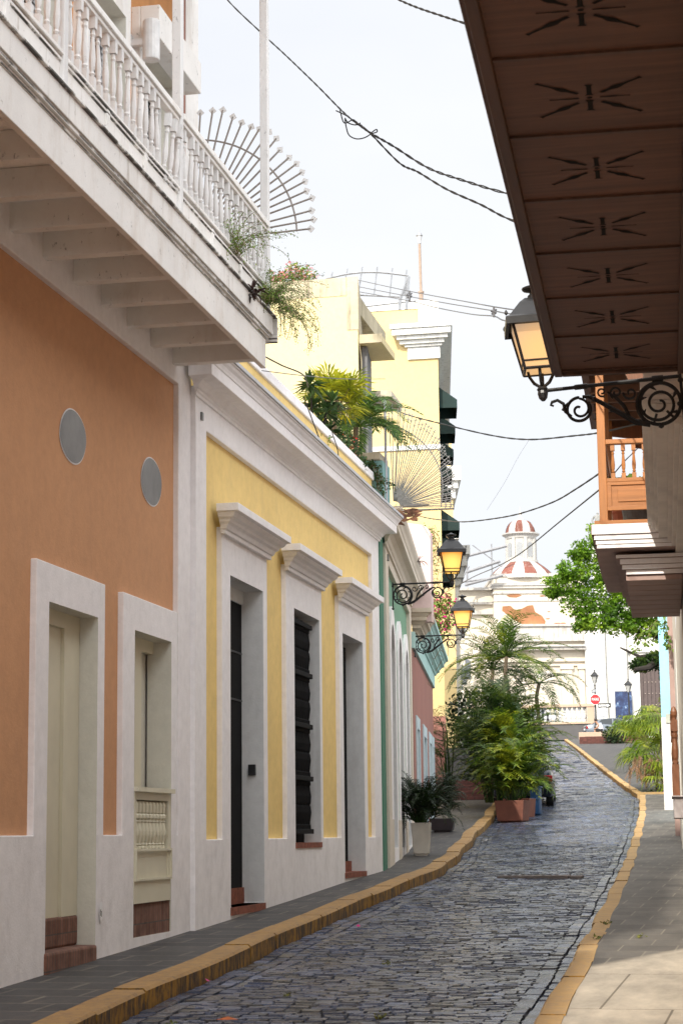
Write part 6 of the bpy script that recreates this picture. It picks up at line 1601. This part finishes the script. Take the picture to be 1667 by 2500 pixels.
def cable(pts,Y0,Y1,r,label,mat='cable',twist=0,group=gC,name='overhead_cable'):
    n=len(pts); P=[ray_at(x,y,Y0+(Y1-Y0)*i/(n-1)) for i,(x,y) in enumerate(pts)]
    P=smooth(P,12 if twist else 6); mb=MB()
    if twist:
        for ph in (0,pi):
            Q=[p+Vector((0,0,1))*(twist*sin(i*.9+ph)) for i,p in enumerate(P)]; mb.tube(Q,r,5)
    else: mb.tube(P,r,5)
    return mb.build(name,M[mat],label=label,cat='cable',group=group)
cable([(520,-60),(556,0),(638,80),(690,128),(734,170),(780,215),(830,266),(866,298),(905,325)],20,17,.006,'twisted black cable from top centre running down to the cable knot','cable',.005)
cable([(866,296),(905,325),(960,357),(1045,410),(1132,441),(1240,473),(1440,520),(1650,560)],17,14.6,.006,'upper of the two twisted black cables right of the knot','cable',.008)
cable([(880,305),(908,330),(975,398),(1020,420),(1090,462),(1172,499),(1255,540),(1440,600),(1650,650)],17,14.6,.006,'lower of the two twisted black cables right of the knot','cable',.006)
kn=MB()
for pts in ([(842,290),(845,310),(852,330),(870,339),(890,336),(905,327)],[(842,288),(850,300),(868,305),(880,300)],[(905,325),(918,316),(920,322),(908,326)],[(830,268),(840,300),(862,292),(870,302)],[(820,270),(850,285),(875,305),(900,322)]):
    kn.tube(smooth([ray_at(x,y,17) for x,y in pts],5),.006,4)
kn.build('cable_knot',M['cable'],label='tangled loops of black wire where two cables join',cat='cable knot')
cable([(930,-25),(975,0),(1020,19),(1073,37),(1134,57),(1230,90),(1440,150),(1650,200)],16,14,.006,'short black cable at the top edge beside the dark balcony','cable',.006)
cable([(875,684),(1000,711),(1130,735),(1260,757),(1650,800)],50,16.5,.010,'highest of three thin grey wires from the roof to the right lantern','cablegrey')
cable([(875,700),(1000,724),(1100,742),(1200,758),(1260,768),(1650,815)],50,16.5,.010,'middle of three thin grey wires from the roof to the right lantern','cablegrey')
cable([(875,712),(1000,735),(1060,750),(1150,767),(1205,772),(1260,788),(1650,830)],50,16.5,.010,'lowest of three thin grey wires from the roof to the right lantern','cablegrey')
for (x,y,Y,lb) in ((999,722,42,'left wire clamp on the grey wires'),(1205,762,20,'right wire clamp on the grey wires')):
    mb=MB(); c=ray_at(x,y,Y); k=Y/4800
    mb.tube([c+Vector((0,0,-13*k)),c+Vector((0,0,13*k))],3*k,5); mb.tube([c+Vector((-7*k,0,4*k)),c+Vector((6*k,0,-3*k))],3.5*k,5); mb.tube([c+Vector((-6*k,0,-6*k)),c+Vector((7*k,0,7*k))],2.5*k,5)
    mb.build('wire_clamp',M['cablegrey'],label=lb,cat='wire clamp')
cable([(900,975),(950,994),(993,1012),(1071,1033),(1200,1063),(1292,1073),(1400,1064),(1470,1055),(1569,1031),(1600,1020)],34,20,.009,'sagging black cable at the height of the upper awnings','cable',.004)
cable([(985,1248),(1036,1263),(1074,1269),(1129,1274),(1200,1267),(1268,1254),(1349,1226),(1408,1192),(1472,1149)],40,21,.009,'black cable just above the church dome','cable',.003)
cable([(1060,1460),(1103,1438),(1154,1409),(1211,1384),(1271,1350),(1370,1270),(1474,1186)],60,22,.010,'black cable crossing in front of the church dome','cable')
cable([(1474,1186),(1520,1130),(1545,1105),(1590,1060)],22,26,.007,'thin cable behind the orange balcony balusters','cable')
cable([(1188,1245),(1230,1180),(1262,1120),(1290,1075)],40,40,.003,'hair thin pale line hanging from the sagging cable','cablegrey')
cable([(640,867),(690,893),(740,915),(752,945)],21,26,.010,'black cable from the balcony end to the roof garden','cable')
cable([(640,905),(740,917),(840,925),(940,925)],22,29.5,.006,'thin grey cable behind the roof garden shrubs','cablegrey')
cable([(741,968),(755,1005),(768,1040),(781,1075)],23.2,23.5,.008,'short cable hanging over the yellow parapet, left one','cable',0,None,'hanging_cable')
cable([(810,1045),(812,1060),(822,1090),(826,1112)],25.5,25.8,.007,'short cable hanging over the yellow parapet, right one','cable',0,None,'hanging_cable')

# ================================================================== LIGHT, SKY, CAMERA
EL,AZ=R(35),R(10.7)
tosun=Vector((-sin(AZ)*cos(EL),-cos(AZ)*cos(EL),sin(EL)))
sd=bpy.data.lights.new('Sun','SUN'); sd.energy=5.0; sd.angle=R(.6); sd.color=(1,.93,.80)
so2=bpy.data.objects.new('sun',sd); col.objects.link(so2); so2.rotation_euler=tosun.to_track_quat('Z','Y').to_euler(); so2.location=(-20,-60,60)
w=bpy.data.worlds.new('World'); scene.world=w; w.use_nodes=True; nt=w.node_tree; nt.nodes.clear()
sky=nt.nodes.new('ShaderNodeTexSky'); sky.sky_type='NISHITA'; sky.sun_disc=False; sky.sun_elevation=EL; sky.sun_rotation=R(180)+AZ
tc=nt.nodes.new('ShaderNodeTexCoord')
n1=nt.nodes.new('ShaderNodeTexNoise'); n1.inputs['Scale'].default_value=2.2; n1.inputs['Detail'].default_value=5
mp=nt.nodes.new('ShaderNodeMapping'); mp.inputs['Scale'].default_value=(1,1,2.4); L(nt,tc.outputs['Generated'],mp.inputs[0]); L(nt,mp.outputs[0],n1.inputs['Vector'])
cr=ramp(nt,n1.outputs['Fac'],[(.34,(.312,.322,.342)),(.62,(.352,.356,.363))])
sc_=mix(nt,1.0,sky.outputs[0],(.10,.10,.10),'MULTIPLY')
dt=nt.nodes.new('ShaderNodeVectorMath'); dt.operation='DOT_PRODUCT'; dt.inputs[1].default_value=(0,-.6,.8); L(nt,tc.outputs['Generated'],dt.inputs[0])
hi=ramp(nt,dt.outputs['Value'],[(0,(0,0,0)),(.50,(1,1,1))])
cr2=mix(nt,hi,cr,(.98,.99,1.0))
mm=nt.nodes.new('ShaderNodeMix'); mm.data_type='RGBA'; mm.inputs[0].default_value=.965
L(nt,sc_,mm.inputs[6]); L(nt,cr2,mm.inputs[7])
bg=nt.nodes.new('ShaderNodeBackground'); bg.inputs[1].default_value=2.85; L(nt,mm.outputs[2],bg.inputs[0])
ow=nt.nodes.new('ShaderNodeOutputWorld'); L(nt,bg.outputs[0],ow.inputs[0])
cd=bpy.data.cameras.new('Camera'); cam=bpy.data.objects.new('camera',cd); col.objects.link(cam)
Mc=Matrix((( Rv.x,Uv.x,-Fv.x,0),(Rv.y,Uv.y,-Fv.y,0),(Rv.z,Uv.z,-Fv.z,0),(0,0,0,1))); cam.matrix_world=Mc
cd.sensor_fit='VERTICAL'; cd.sensor_height=36; cd.sensor_width=24; cd.lens=CAMF/2500*36; cd.clip_end=3000; cd.clip_start=.1
cd.dof.use_dof=True; cd.dof.focus_distance=22; cd.dof.aperture_fstop=7.5
scene.camera=cam
scene.view_settings.view_transform='Standard'; scene.view_settings.look='None'; scene.view_settings.exposure=0
scene.render.engine='CYCLES'; scene.cycles.max_bounces=8; scene.cycles.diffuse_bounces=5
try: scene.cycles.use_denoising=True
except Exception: pass
